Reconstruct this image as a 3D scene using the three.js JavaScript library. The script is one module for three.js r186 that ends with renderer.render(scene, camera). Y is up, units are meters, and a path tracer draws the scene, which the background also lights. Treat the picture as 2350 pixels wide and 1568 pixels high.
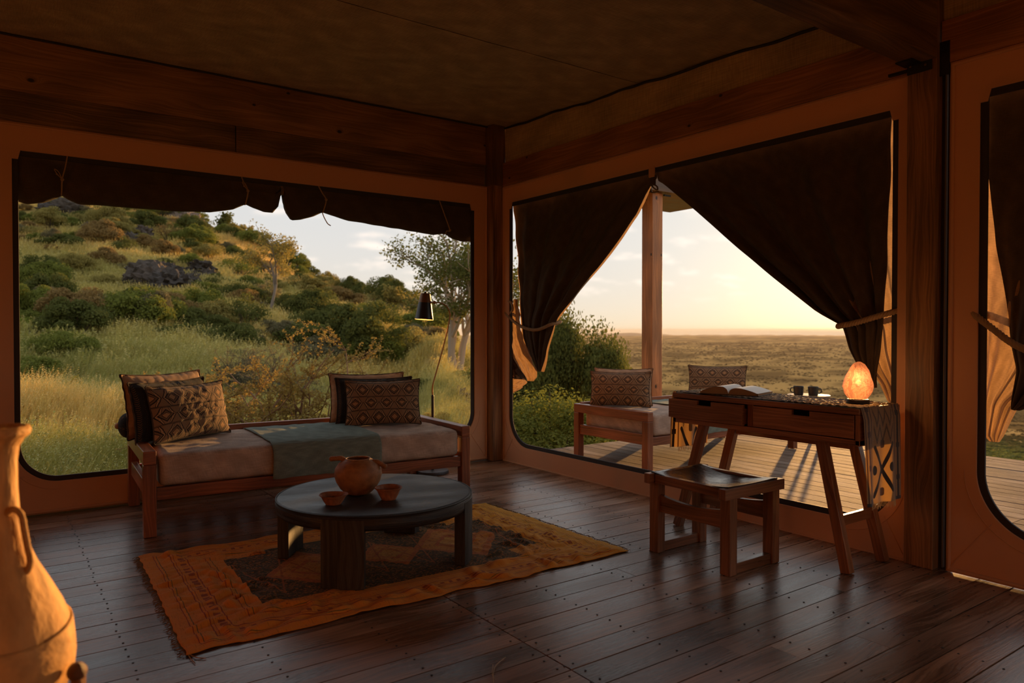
import * as THREE from 'three';
import { RoundedBoxGeometry } from 'three/addons/geometries/RoundedBoxGeometry.js';
import { mergeGeometries, mergeVertices, toCreasedNormals } from 'three/addons/utils/BufferGeometryUtils.js';
import { createNoise2D, createNoise3D } from 'simplex-noise';

// ---------------------------------------------------------------- camera, sky, sun, exposure
const scene = new THREE.Scene();
const renderer = new THREE.WebGLRenderer({ antialias: true });
renderer.toneMapping = THREE.LinearToneMapping;
renderer.toneMappingExposure = 1.36;
renderer.shadowMap.enabled = true;

const R = (d) => (d * Math.PI) / 180;
const camera = new THREE.PerspectiveCamera(50.03, 2350 / 1568, 0.05, 60000);
camera.position.set(0, 1.15, 0);
camera.rotation.order = 'YXZ';
camera.rotation.set(R(-0.88), R(-35.7), 0);
camera.focus = 4.2;
camera.userData.fStop = 3.2;
scene.add(camera);

const SUN_AZ = 60.8, SUN_EL = 2.4;                       // degrees: azimuth from -Z towards +X, elevation
const dirOf = (az, el) => new THREE.Vector3(Math.sin(R(az)) * Math.cos(R(el)), Math.sin(R(el)), -Math.cos(R(az)) * Math.cos(R(el)));
const sunDir = dirOf(SUN_AZ, SUN_EL);
const sun = new THREE.DirectionalLight(new THREE.Color().setRGB(1.0, 0.50, 0.15), 6.2);
sun.position.copy(sunDir).multiplyScalar(60);
sun.castShadow = true;
sun.shadow.radius = 1.6;
sun.shadow.mapSize.set(4096, 4096);
Object.assign(sun.shadow.camera, { left: -30, right: 30, top: 30, bottom: -30, near: 1, far: 160 });
scene.add(sun, sun.target);

const n2 = createNoise2D(mulberry(11)), n3 = createNoise3D(mulberry(12)), nb = createNoise2D(mulberry(13));
function mulberry(a) {
  return function () {
    a |= 0; a = (a + 0x6d2b79f5) | 0;
    let t = Math.imul(a ^ (a >>> 15), 1 | a);
    t = (t + Math.imul(t ^ (t >>> 7), 61 | t)) ^ t;
    return ((t ^ (t >>> 14)) >>> 0) / 4294967296;
  };
}
const clamp = (x, a = 0, b = 1) => Math.min(b, Math.max(a, x));
const lerp = (a, b, t) => a + (b - a) * t;
const smooth = (a, b, x) => { const t = clamp((x - a) / (b - a)); return t * t * (3 - 2 * t); };
function fbm(x, y, o = 4, f = n2) { let s = 0, a = 0.5, k = 1; for (let i = 0; i < o; i++) { s += a * f(x * k, y * k); a *= 0.5; k *= 2.03; } return s; }

// evening sky: cool above, warm along the horizon, glow around the sun, a few thin clouds
(function sky() {
  const W = 2048, H = 1024, data = new Float32Array(W * H * 4);
  for (let j = 0; j < H; j++) {
    const el = ((j + 0.5) / H - 0.5) * Math.PI, e = Math.max(0, el) * 57.3;
    for (let i = 0; i < W; i++) {
      const az = ((i + 0.5) / W - 0.5) * 2 * Math.PI;     // equirect: u 0.5 is +X
      const x = Math.cos(az) * Math.cos(el), z = Math.sin(az) * Math.cos(el), y = Math.sin(el);
      const c = clamp(x * sunDir.x + y * sunDir.y + z * sunDir.z, -1, 1), g = Math.acos(c) * 57.3;
      const side = 0.5 + 0.5 * c;
      const hz = Math.exp(-e / 3.8), mid = Math.exp(-e / 22);
      let r = lerp(0.53, 0.73, mid), gr = lerp(0.56, 0.74, mid), b = lerp(0.61, 0.735, mid);
      r = lerp(r, 0.86, hz * 0.75); gr = lerp(gr, 0.66, hz * 0.75); b = lerp(b, 0.40, hz * 0.75);
      const s = lerp(0.67, 0.83, Math.pow(side, 0.8));
      r *= s; gr *= s; b *= s;
      const g1 = Math.exp(-g / 5), g2 = Math.exp(-g / 16);
      r += 1.1 * g1 + 0.04 * g2; gr += 0.74 * g1 + 0.02 * g2; b += 0.20 * g1;
      if (y > 0.01) {
        const q = 1 / (y + 0.12), cx = x * q, cz = z * q;
        const d = smooth(0.16, 0.62, fbm(cx * 1.3 + 5.2, cz * 2.6 + 1.7, 5)) * smooth(1.0, 5, e) * smooth(60, 25, e);
        const k = d * 0.55;
        r = lerp(r, 0.93 * (0.8 + 0.35 * side), k); gr = lerp(gr, 0.80 * (0.8 + 0.33 * side), k); b = lerp(b, 0.70 * (0.8 + 0.3 * side), k);
      }
      const o = (j * W + i) * 4;
      data[o] = r; data[o + 1] = gr; data[o + 2] = b; data[o + 3] = 1;
    }
  }
  const t = new THREE.DataTexture(data, W, H, THREE.RGBAFormat, THREE.FloatType);
  t.mapping = THREE.EquirectangularReflectionMapping;
  t.minFilter = t.magFilter = THREE.LinearFilter;
  t.colorSpace = THREE.LinearSRGBColorSpace;
  t.needsUpdate = true;
  scene.background = t; scene.environment = t;
})();
// HAZE
scene.fog = new THREE.FogExp2(new THREE.Color(1.0, 0.78, 0.54), 0.000026);

// ---------------------------------------------------------------- naming
const used = new Map();
function numbered(n) { const k = used.get(n) ?? 0; used.set(n, k + 1); return k ? n + '_' + String(k).padStart(3, '0') : n; }
function tag(o, label, category, group, kind) {
  if (label) o.userData.label = label;
  if (category) o.userData.category = category;
  if (group) o.userData.group = group;
  if (kind) o.userData.kind = kind;
  return o;
}
function thing(name, label, category, pos = [0, 0, 0], turn = 0, group) {
  const o = new THREE.Group(); o.name = numbered(name); scene.add(o);
  o.position.set(...pos); o.rotation.y = turn;
  return tag(o, label, category, group);
}
function struct(name, label) {
  const o = new THREE.Group(); o.name = numbered(name); scene.add(o);
  return tag(o, label, null, null, 'structure');
}
function mesh(name, geo, mat, parent = scene) {
  const m = new THREE.Mesh(geo, mat); m.name = numbered(name); m.castShadow = m.receiveShadow = true; parent.add(m); return m;
}
const freeNumbers = new Map();
function part(name, geo, mat, parent) {
  const key = parent.uuid + name, k = freeNumbers.get(key) ?? 0; freeNumbers.set(key, k + 1);
  const m = new THREE.Mesh(geo, mat); m.name = k ? name + '_' + String(k).padStart(3, '0') : name; m.castShadow = m.receiveShadow = true; parent.add(m); return m;
}
function copyOf(src, pos, turn, label, scale) {
  const c = src.clone(); c.name = numbered(src.name.replace(/_\d{3}$/, '')); scene.add(c);
  c.position.set(...pos); c.rotation.y = turn; if (scale) c.scale.set(...scale); if (label) c.userData.label = label;
  return c;
}

// ---------------------------------------------------------------- textures
function dataTex(w, h, fn, srgb = false) {
  const d = new Uint8Array(w * h * 4);
  for (let y = 0; y < h; y++) for (let x = 0; x < w; x++) {
    const c = fn(x / w, y / h, x, y), o = (y * w + x) * 4;
    d[o] = clamp(c[0]) * 255; d[o + 1] = clamp(c[1]) * 255; d[o + 2] = clamp(c[2]) * 255; d[o + 3] = 255;
  }
  const t = new THREE.DataTexture(d, w, h);
  t.wrapS = t.wrapT = THREE.RepeatWrapping; t.magFilter = THREE.LinearFilter; t.minFilter = THREE.LinearMipmapLinearFilter; t.generateMipmaps = true;
  if (srgb) t.colorSpace = THREE.SRGBColorSpace;
  t.needsUpdate = true; return t;
}
// tileable noise on a torus-like blend
function tile(f, x, y, w, h) {
  const a = x / w, b = y / h, k = (v) => smooth(0.85, 1, v);
  const A = f(x, y), B = f(x - w, y), C = f(x, y - h), D = f(x - w, y - h);
  return lerp(lerp(A, B, k(a)), lerp(C, D, k(a)), k(b));
}
const rep = (t, sx, sy) => { const c = t.clone(); c.repeat.set(sx, sy); c.needsUpdate = true; return c; };
// wood, 2 m along u by 0.5 m along v
function woodField(u, v, seed, knots) {
  let y = v * 0.5, x = u * 2;
  const warp = tile((a, b) => 0.02 * n2(a * 1.1 + seed, b * 6 + seed) + 0.006 * n2(a * 3 + seed, b * 14), x, y, 2, 0.5);
  let ring = 0;
  for (const k of knots) { const dx = (x - k[0]) / 1.6, dy = y - k[1], d = Math.hypot(dx, dy); ring += Math.exp(-((d / k[2]) ** 2) * 1.2) * k[2] * 1.6; }
  const g = tile((a, b) => n2(a * 0.7 + seed * 3, (b + warp + ring) * 60), x, y, 2, 0.5);
  const f = tile((a, b) => n2(a * 2.2 + seed, (b + warp + ring) * 190), x, y, 2, 0.5);
  const h = tile((a, b) => n2(a * 11 + seed, b * 620), x, y, 2, 0.5);
  const blotch = tile((a, b) => n2(a * 1.4 + seed * 7, b * 5 + 3), x, y, 2, 0.5);
  return [0.5 * g + 0.32 * f + 0.22 * h, h, blotch, knots.reduce((m, k) => Math.max(m, 1 - Math.hypot((x - k[0]) / 1.5, y - k[1]) / (k[2] * 0.55)), 0)];
}
function woodTex(seed, contrast, knots = []) {
  const W = 1024, H = 512;
  const map = dataTex(W, H, (u, v) => { const [g, h, b, kn] = woodField(u, v, seed, knots); let t = 0.74 + contrast * (0.5 * g + 0.3 * b); t *= 1 - 0.75 * clamp(kn * 2); return [t, t * (0.97 + 0.03 * g), t * (0.94 + 0.05 * g)]; }, true);
  const bump = dataTex(W, H, (u, v) => { const [g, h] = woodField(u, v, seed, knots); const t = 0.5 + 0.25 * g + 0.2 * h; return [t, t, t]; });
  const rough = dataTex(W / 2, H / 2, (u, v) => { const [g, h, b] = woodField(u, v, seed, knots); const t = 0.78 + 0.16 * b + 0.10 * g; return [t, t, t]; });
  return { map, bumpMap: bump, roughnessMap: rough };
}
const CHAR = woodTex(6.3, 1.0), WOOD = woodTex(1.3, 0.42), WOODB = woodTex(8.1, 0.55), PINE = woodTex(4.7, 0.34, [[0.3, 0.12, 0.03], [1.2, 0.33, 0.028], [0.8, 0.05, 0.02], [1.7, 0.2, 0.024], [0.55, 0.42, 0.018]]);
const WEAVE = dataTex(256, 256, (u, v, x, y) => {
  const a = Math.sin(u * Math.PI * 2 * 32), b = Math.sin(v * Math.PI * 2 * 32), over = ((Math.floor(u * 32) + Math.floor(v * 32)) & 1);
  const t = 0.5 + 0.3 * (over ? Math.abs(a) : Math.abs(b)) + 0.12 * nb(x * 0.9, y * 0.9); return [t, t, t];
});
const MOTTLE = dataTex(512, 512, (u, v) => { const t = 0.86 + 0.16 * tile((a, b) => fbm(a * 5, b * 5, 5), u, v, 1, 1); return [t, t, t]; }, true);
const SLUB = dataTex(512, 512, (u, v) => { const t = 0.84 + 0.12 * tile((a, b) => 0.6 * n2(a * 5, b * 120) + 0.5 * n2(a * 130, b * 6) + 0.6 * n2(a * 3, b * 3), u, v, 1, 1); return [t, t, t]; }, true);
const CRUMPLE = dataTex(512, 512, (u, v) => { const t = 0.5 + 0.45 * tile((a, b) => fbm(a * 4 + 3, b * 4, 4), u, v, 1, 1); return [t, t, t]; });
const FINE = dataTex(256, 256, (u, v, x, y) => { const t = 0.5 + 0.3 * tile((a, b) => fbm(a * 22, b * 22, 3), u, v, 1, 1); return [t, t, t]; });
function canvasTex(w, h, draw) {
  const c = document.createElement('canvas'); c.width = w; c.height = h; draw(c.getContext('2d'), w, h);
  const t = new THREE.CanvasTexture(c); t.colorSpace = THREE.SRGBColorSpace; t.wrapS = t.wrapT = THREE.RepeatWrapping; t.anisotropy = 8; return t;
}
const lin = (r, g, b) => new THREE.Color().setRGB(r, g, b);
const std = (o) => new THREE.MeshStandardMaterial(o);
const phys = (o) => new THREE.MeshPhysicalMaterial(o);
const wood = (color, roughness = 0.5, set = WOOD, bump = 0.0006, extra = {}) => std({ color, roughness, map: rep(set.map, 0.5, 2), bumpMap: rep(set.bumpMap, 0.5, 2), roughnessMap: rep(set.roughnessMap, 0.5, 2), bumpScale: bump, ...extra });
const cloth = (color, o = {}) => phys({ color, roughness: 0.95, map: rep(SLUB, o.s ?? 3, o.s ?? 3), bumpMap: rep(o.bump ?? WEAVE, o.w ?? 14, o.w ?? 14), bumpScale: o.b ?? 0.0007, side: THREE.DoubleSide, transmission: o.t ?? 0, thickness: 0, sheen: 0.2, sheenRoughness: 0.7, sheenColor: new THREE.Color(color).multiplyScalar(0.6) });

// ---------------------------------------------------------------- geometry helpers
// planar uv in metres on every face, u along the grain axis
function uvMetres(geo, grain = 0, off = [0, 0]) {
  const g = geo.index ? geo.toNonIndexed() : geo, p = g.attributes.position, uv = new Float32Array(p.count * 2), a = new THREE.Vector3(), b = new THREE.Vector3(), c = new THREE.Vector3();
  const other = [[1, 2], [0, 2], [0, 1]][grain];
  for (let i = 0; i < p.count; i += 3) {
    a.fromBufferAttribute(p, i); b.fromBufferAttribute(p, i + 1); c.fromBufferAttribute(p, i + 2);
    const n = b.clone().sub(a).cross(c.clone().sub(a)), m = [Math.abs(n.x), Math.abs(n.y), Math.abs(n.z)];
    const k = m.indexOf(Math.max(...m)), ax = k === grain ? other : [grain, other[0] === k ? other[1] : other[0]];
    for (let j = 0; j < 3; j++) { const q = [p.getX(i + j), p.getY(i + j), p.getZ(i + j)]; uv[(i + j) * 2] = q[ax[0]] + off[0]; uv[(i + j) * 2 + 1] = q[ax[1]] + off[1]; }
  }
  g.setAttribute('uv', new THREE.BufferAttribute(uv, 2));
  return g;
}
let uvSeed = 0;
const offs = () => { uvSeed += 0.3719; return [(uvSeed * 1.7) % 2, (uvSeed * 0.61) % 0.5]; };
// a bevelled box of w (x) h (y) d (z), its centre at c
function box(w, h, d, c = [0, 0, 0], r = 0.004, grain = null) {
  const g = new RoundedBoxGeometry(w, h, d, 1, Math.min(r, w * 0.45, h * 0.45, d * 0.45));
  const s = [w, h, d], k = grain ?? s.indexOf(Math.max(...s));
  const q = uvMetres(g, k, offs()); q.translate(...c); return q;
}
// a bevelled bar of section a x b between two points; b lies along the direction "up"
function bar(p, q, a, b, up = [0, 1, 0], r = 0.003) {
  const P = new THREE.Vector3(...p), Q = new THREE.Vector3(...q), L = P.distanceTo(Q), z = Q.clone().sub(P).normalize();
  let y = new THREE.Vector3(...up); y.addScaledVector(z, -y.dot(z)).normalize(); const x = new THREE.Vector3().crossVectors(y, z);
  const g = uvMetres(new RoundedBoxGeometry(a, b, L, 1, r), 2, offs());
  g.applyMatrix4(new THREE.Matrix4().makeBasis(x, y, z).setPosition(P.add(Q).multiplyScalar(0.5)));
  return g;
}
function tube(points, r, seg = 40, rad = 8, closed = false) {
  return new THREE.TubeGeometry(new THREE.CatmullRomCurve3(points.map((p) => new THREE.Vector3(...p)), closed, 'catmullrom', 0.5), seg, r, rad, closed);
}
function lathe(pts, seg = 48) { const g = new THREE.LatheGeometry(pts.map((p) => new THREE.Vector2(p[0], p[1])), seg); g.computeVertexNormals(); return g; }
// grid surface from f(u, v) -> [x, y, z], uv from g(u, v)
function sheet(nu, nv, f, uvf = (u, v) => [u, v], closedU = false) {
  const pos = [], uv = [], idx = [];
  for (let j = 0; j <= nv; j++) for (let i = 0; i <= nu; i++) { pos.push(...f(i / nu, j / nv)); uv.push(...uvf(i / nu, j / nv)); }
  for (let j = 0; j < nv; j++) for (let i = 0; i < nu; i++) { const a = j * (nu + 1) + i, b = a + 1, c = a + nu + 1, d = c + 1; idx.push(a, b, d, a, d, c); }
  const g = new THREE.BufferGeometry();
  g.setAttribute('position', new THREE.Float32BufferAttribute(pos, 3)); g.setAttribute('uv', new THREE.Float32BufferAttribute(uv, 2)); g.setIndex(idx); g.computeVertexNormals();
  return g;
}
// gives a sheet made by sheet() a thickness, rim closed
function thicken(g, t, nu, nv) {
  const p = g.attributes.position, n = g.attributes.normal, u = g.attributes.uv, N = p.count, pos = [], uv = [], idx = [];
  for (const s of [0.5, -0.5]) for (let i = 0; i < N; i++) { pos.push(p.getX(i) + n.getX(i) * t * s, p.getY(i) + n.getY(i) * t * s, p.getZ(i) + n.getZ(i) * t * s); uv.push(u.getX(i), u.getY(i)); }
  const ix = g.index.array; for (let i = 0; i < ix.length; i += 3) { idx.push(ix[i], ix[i + 1], ix[i + 2]); idx.push(N + ix[i], N + ix[i + 2], N + ix[i + 1]); }
  const edge = []; for (let i = 0; i <= nu; i++) edge.push(i); for (let j = 1; j <= nv; j++) edge.push(j * (nu + 1) + nu); for (let i = nu - 1; i >= 0; i--) edge.push(nv * (nu + 1) + i); for (let j = nv - 1; j >= 0; j--) edge.push(j * (nu + 1));
  for (let k = 0; k + 1 < edge.length; k++) { const a = edge[k], b = edge[k + 1]; idx.push(a, N + a, N + b, a, N + b, b); }
  const o = new THREE.BufferGeometry();
  o.setAttribute('position', new THREE.Float32BufferAttribute(pos, 3)); o.setAttribute('uv', new THREE.Float32BufferAttribute(uv, 2)); o.setIndex(idx); o.computeVertexNormals();
  return o;
}
const merge = (list) => mergeGeometries(list.map((g) => { const q = g.index ? g.toNonIndexed() : g; for (const k of Object.keys(q.attributes)) if (!['position', 'normal', 'uv'].includes(k)) q.deleteAttribute(k); return q; }));
const interp = (tab, x) => { // piecewise linear with smoothing: tab [[x, y...], ...] -> y array
  if (x <= tab[0][0]) return tab[0].slice(1); const L = tab[tab.length - 1]; if (x >= L[0]) return L.slice(1);
  let i = 0; while (tab[i + 1][0] < x) i++;
  const t = (x - tab[i][0]) / (tab[i + 1][0] - tab[i][0]); return tab[i].slice(1).map((a, k) => lerp(a, tab[i + 1][k + 1], t));
};

// ---------------------------------------------------------------- materials of the tent
const M = {
  floor: [[0.38, 0.21, 0.125], [0.46, 0.265, 0.16], [0.30, 0.172, 0.105], [0.42, 0.21, 0.11], [0.25, 0.155, 0.10]].map((c) => wood(lin(...c), 0.37, WOODB, 0.0005)),
  deck: [[0.36, 0.27, 0.20], [0.42, 0.33, 0.26], [0.32, 0.23, 0.17], [0.39, 0.28, 0.20]].map((c) => phys({ color: lin(...c), roughness: 0.8, specularIntensity: 0.3, map: rep(WOODB.map, 0.5, 2), bumpMap: rep(WOODB.bumpMap, 0.5, 2), bumpScale: 0.0012 })),
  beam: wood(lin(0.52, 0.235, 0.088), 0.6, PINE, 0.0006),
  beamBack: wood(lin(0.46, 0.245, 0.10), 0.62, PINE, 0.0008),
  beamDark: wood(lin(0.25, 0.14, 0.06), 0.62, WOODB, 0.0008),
  post: wood(lin(0.38, 0.20, 0.085), 0.85, WOODB, 0.0009),
  pinePost: wood(lin(0.80, 0.36, 0.13), 0.6, PINE, 0.001),
  teak: wood(lin(0.42, 0.135, 0.05), 0.45, WOOD, 0.0005),
  teakEnd: wood(lin(0.34, 0.20, 0.12), 0.5, WOOD, 0.0005),
  desk: wood(lin(0.42, 0.175, 0.07), 0.42, WOOD, 0.0005),
  stool: wood(lin(0.34, 0.15, 0.065), 0.45, WOOD, 0.0005),
  black: wood(lin(0.040, 0.036, 0.029), 0.66, CHAR, 0.0018),
  canvas: cloth(lin(0.56, 0.305, 0.165), { t: 0.10, s: 6, w: 40, b: 0.0003 }),
  ceiling: cloth(lin(0.56, 0.42, 0.225), { s: 1.2, w: 30, b: 0.0003 }),
  flapDark: cloth(lin(0.085, 0.060, 0.040), { s: 2, w: 40, b: 0.0003 }),
  flapTan: cloth(lin(0.55, 0.33, 0.16), { t: 0.45, s: 2, w: 40, b: 0.0003 }),
  edging: std({ color: lin(0.022, 0.017, 0.014), roughness: 0.7, bumpMap: rep(WEAVE, 20, 20), bumpScale: 0.0004 }),
  steel: std({ color: lin(0.02, 0.02, 0.022), roughness: 0.5, metalness: 0.5 }),
  bolt: std({ color: lin(0.20, 0.15, 0.08), roughness: 0.45, metalness: 0.8 }),
  track: std({ color: lin(0.10, 0.085, 0.075), roughness: 0.6, metalness: 0.3 }),
  nail: std({ color: lin(0.012, 0.010, 0.009), roughness: 0.6, metalness: 0.3 }),
  rope: std({ color: lin(0.33, 0.22, 0.12), roughness: 0.95, bumpMap: rep(FINE, 6, 6), bumpScale: 0.001 }),
};
M.canvas.map = null;
const BACK_Z = -5.4, WALL_X = 3.72;

// ---------------------------------------------------------------- floor
const floor = struct('floor', 'dark brown hardwood plank floor of the tent lounge');
(function () {
  const rnd = mulberry(21), nails = [], P = 0.1363, J = 1.6;
  const nailGeo = new THREE.CylinderGeometry(0.0042, 0.0042, 0.0012, 7); nailGeo.deleteAttribute('uv'); nailGeo.setAttribute('uv', new THREE.Float32BufferAttribute(new Float32Array(nailGeo.attributes.position.count * 2), 2));
  for (let k = -22; k < 37; k++) {
    const z = -2.428 + (k + 0.5) * P; if (z < -5.45 || z > 2.55) continue;
    const cuts = [-2.6, J, 3.79];
    if (rnd() < 0.62) cuts.push(J + 0.5 + rnd() * 1.3); if (rnd() < 0.7) cuts.push(-2 + rnd() * 3);
    if (rnd() < 0.25) cuts.push(J - 0.5 - rnd() * 0.8);
    cuts.sort((a, b) => a - b);
    for (let i = 0; i + 1 < cuts.length; i++) {
      const a = cuts[i] + (cuts[i] === J ? 0.0025 : 0.0006), b = cuts[i + 1] - (cuts[i + 1] === J ? 0.0025 : 0.0006);
      const g = new THREE.BoxGeometry(b - a, 0.024, P - 0.0042 - rnd() * 0.0024).toNonIndexed();
      // eased top edges
      const h = uvMetres(g, 0, offs()); h.translate((a + b) / 2, -0.0122 - rnd() * 0.0012, z);
      part('plank', h, M.floor[Math.floor(rnd() * M.floor.length)], floor);
      for (let x = -2.4; x < 3.8; x += 0.4) for (const s of [-1, 1]) { const nx = x + (rnd() - 0.5) * 0.012; if (nx > a && nx < b && z > -5.3) { const n = nailGeo.clone(); n.translate(nx, 0.0004, z + s * 0.036 + (rnd() - 0.5) * 0.008); nails.push(n); } }
    }
    for (const s of [-1, 1]) for (const e of [-0.035, 0.035]) { const n = nailGeo.clone(); n.translate(J + e, 0.0004, z + s * 0.036); nails.push(n); }
  }
  tag(part('nail_heads', merge(nails), M.nail, floor), 'small dark nail heads in the floor planks', null, null, 'stuff');
  part('subfloor', box(6.5, 0.05, 8.1, [0.55, -0.055, -1.45]), M.edging, floor);
})();
// ---------------------------------------------------------------- deck outside
const deck = struct('deck', 'weathered timber deck outside the tent with open board joints');
(function () {
  const rnd = mulberry(22), P = 0.145;
  for (let k = 0; k < 25; k++) {
    const x = 3.885 + k * P, cuts = [-5.53, -1.795, 3.2]; if (k > 5 && rnd() < 0.5) cuts.push(-4.6 + rnd() * 2);
    if (rnd() < 0.6) cuts.push(-0.8 + rnd() * 3); cuts.sort((a, b) => a - b);
    for (let i = 0; i + 1 < cuts.length; i++) {
      const g = new THREE.BoxGeometry(P - 0.011, 0.03, cuts[i + 1] - cuts[i] - 0.004).toNonIndexed();
      const h = uvMetres(g, 2, offs()); h.translate(x, -0.016 - rnd() * 0.002, (cuts[i] + cuts[i + 1]) / 2);
      part('deck_board', h, M.deck[Math.floor(rnd() * M.deck.length)], deck);
    }
  }
  for (const z of [-5.45, -4.5, -3.5, -2.5, -1.8, -0.5, 0.8, 2.1]) part('joist', box(3.7, 0.14, 0.06, [5.62, -0.105, z]), M.beamDark, deck);
  part('edge_joist', box(0.06, 0.2, 8.7, [7.47, -0.14, -1.16]), M.beamDark, deck);
})();

// ---------------------------------------------------------------- posts and beams
const bP = (name, label) => struct(name, label);
{
  const c = bP('column', 'square timber corner post between the two canvas openings');
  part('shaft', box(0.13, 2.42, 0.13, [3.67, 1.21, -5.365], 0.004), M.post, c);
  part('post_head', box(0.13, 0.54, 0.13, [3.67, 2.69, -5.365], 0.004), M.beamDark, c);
  const d = bP('column', 'square timber post right of the writing desk with black steel plates');
  part('shaft', box(0.13, 2.8, 0.135, [3.735, 1.4, -1.727], 0.004), M.post, d);
  for (const [z, y, w, x] of [[-1.735, 2.475, 0.115, 3.664]]) {
    const pl = part('steel_plate', box(0.008, 0.165, w, [x, y, z], 0.002), M.steel, d);
    for (const [dz, dy] of [[-0.035, 0.05], [0.035, 0.055], [-0.04, -0.045], [0.035, -0.01], [0.03, -0.055], [0.0, 0.07]]) { const b = new THREE.CylinderGeometry(0.0055, 0.0055, 0.006, 8); b.rotateZ(Math.PI / 2); b.translate(x - 0.005, y + dy, z + dz); part('bolt', b, M.bolt, pl); }
  }
  part('steel_plate', box(0.10, 0.008, 0.08, [3.62, 2.436, -1.765], 0.002), M.steel, d);
  part('steel_plate', box(0.008, 0.16, 0.05, [3.705, 2.44, -1.64], 0.002), M.steel, d);
  part('steel_plate', box(0.02, 0.014, 0.10, [3.69, 2.424, -1.845], 0.002), M.steel, d);
  const e = bP('beam', 'timber beam above the right canvas opening');
  part('timber', box(0.14, 0.205, 3.5, [3.775, 2.5175, -3.547], 0.004), M.beam, e);
  const e2 = bP('beam', 'timber beam at the right edge above the second opening');
  part('timber', box(0.14, 0.205, 3.55, [3.775, 2.5175, 0.12], 0.004), M.beam, e2);
  const f = bP('beam', 'knotty upper timber beam along the left wall');
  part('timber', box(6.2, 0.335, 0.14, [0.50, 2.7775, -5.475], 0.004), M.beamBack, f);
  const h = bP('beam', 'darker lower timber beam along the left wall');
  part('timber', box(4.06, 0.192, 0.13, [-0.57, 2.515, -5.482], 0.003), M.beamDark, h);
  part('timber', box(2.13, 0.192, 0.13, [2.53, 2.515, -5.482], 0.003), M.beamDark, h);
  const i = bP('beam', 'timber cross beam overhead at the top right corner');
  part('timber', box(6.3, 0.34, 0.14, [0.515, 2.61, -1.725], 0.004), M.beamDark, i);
}
// ---------------------------------------------------------------- canvas walls
// a frame of canvas round an opening, drawn in (s, y); place() turns it to its wall
function framePath(s0, s1, y0, y1, r, step, hole) {
  const p = hole ? new THREE.Path() : new THREE.Shape();
  p.moveTo(s0 + r, y0); p.lineTo(s1 - r, y0); p.absarc(s1 - r, y0 + r, r, -Math.PI / 2, 0, false);
  p.lineTo(s1, y1 - step * 1.2); if (step) { p.lineTo(s1 - step * 0.7, y1 - step * 1.2); p.lineTo(s1 - step, y1); }
  p.lineTo(s0 + step, y1); if (step) { p.lineTo(s0 + step * 0.7, y1 - step * 1.2); p.lineTo(s0, y1 - step * 1.2); }
  p.lineTo(s0, y0 + r); p.absarc(s0 + r, y0 + r, r, Math.PI, Math.PI * 1.5, false);
  return p;
}
function rectShape(s0, s1, y0, y1) { const p = new THREE.Shape(); p.moveTo(s0, y0); p.lineTo(s1, y0); p.lineTo(s1, y1); p.lineTo(s0, y1); p.closePath(); return p; }
const toRight = (g, x) => { g.applyMatrix4(new THREE.Matrix4().makeBasis(new THREE.Vector3(0, 0, 1), new THREE.Vector3(0, 1, 0), new THREE.Vector3(-1, 0, 0)).setPosition(x, 0, 0)); return g; };
const toBack = (g, z) => { g.translate(0, 0, z); return g; };
function canvasWall(name, label, o, h, r, place, at) {
  const w = struct(name, label);
  const s = rectShape(...o); s.holes.push(framePath(...h, r, 0.045, true));
  const ext = (shape, d) => new THREE.ExtrudeGeometry(shape, { depth: d, bevelEnabled: true, bevelThickness: 0.002, bevelSize: 0.002, bevelSegments: 1, curveSegments: 20 });
  part('canvas_panel', place(ext(s, 0.006), at), M.canvas, w);
  const e = framePath(...h, r, 0, false), k = 0.032;
  e.holes.push(framePath(h[0] + k, h[1] - k, h[2] + k, h[3] - k, r - k, 0, true));
  part('edging', place(ext(e, 0.009), at - 0.012 * (place === toBack ? 1 : -1)), M.edging, w);
  // raised hem along the outer edge and mitred seams at the corners
  const q = 0.012, c = [[o[0] + q, o[2] + q], [o[1] - q, o[2] + q], [o[1] - q, o[3] - q], [o[0] + q, o[3] - q]];
  const lineAt = (a, b, rad) => { const g = new THREE.CapsuleGeometry(rad, Math.hypot(b[0] - a[0], b[1] - a[1]), 3, 8); g.rotateZ(Math.atan2(b[1] - a[1], b[0] - a[0]) - Math.PI / 2); g.translate((a[0] + b[0]) / 2, (a[1] + b[1]) / 2, place === toBack ? 0.009 : 0.009); return place(g, at); };
  for (let i = 0; i < 4; i++) part('hem', lineAt(c[i], c[(i + 1) % 4], 0.009), M.canvas, w);
  const d = r * 0.29;
  for (const [cx, cy, sx] of [[h[0] + d, h[2] + d, -1], [h[1] - d, h[2] + d, 1]]) {
    const ex = sx < 0 ? o[0] : o[1]; part('seam', lineAt([cx - sx * 0.0 + sx * 0.02, cy - 0.02], [lerp(cx, ex, 0.9), lerp(cy, o[2], 0.9)], 0.0025), M.canvas, w);
  }
  const off = 0.05, inner = [];
  for (const [cx, cy, a0, a1] of [[h[1] - r, h[2] + r, -90, 0], [h[0] + r, h[2] + r, 180, 270]]) {
    const pts = []; for (let i = 0; i <= 12; i++) { const a = R(lerp(a0, a1, i / 12)); pts.push([cx + Math.cos(a) * (r + off), cy + Math.sin(a) * (r + off), 0.0085]); }
    inner.push(tube(pts, 0.0022, 24, 6));
  }
  part('stitching', place(merge(inner), at), M.canvas, w);
  return w;
}
canvasWall('wall_right', 'tan canvas frame round the opening behind the writing desk', [-5.305, -1.795, -0.012, 2.412], [-5.215, -1.855, 0.145, 2.262], 0.27, toRight, WALL_X);
canvasWall('wall_right_front', 'tan canvas frame round the opening at the right edge', [-1.615, 1.9, 0.0035, 2.413], [-1.49, 1.78, 0.2, 2.25], 0.30, toRight, WALL_X);
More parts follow.
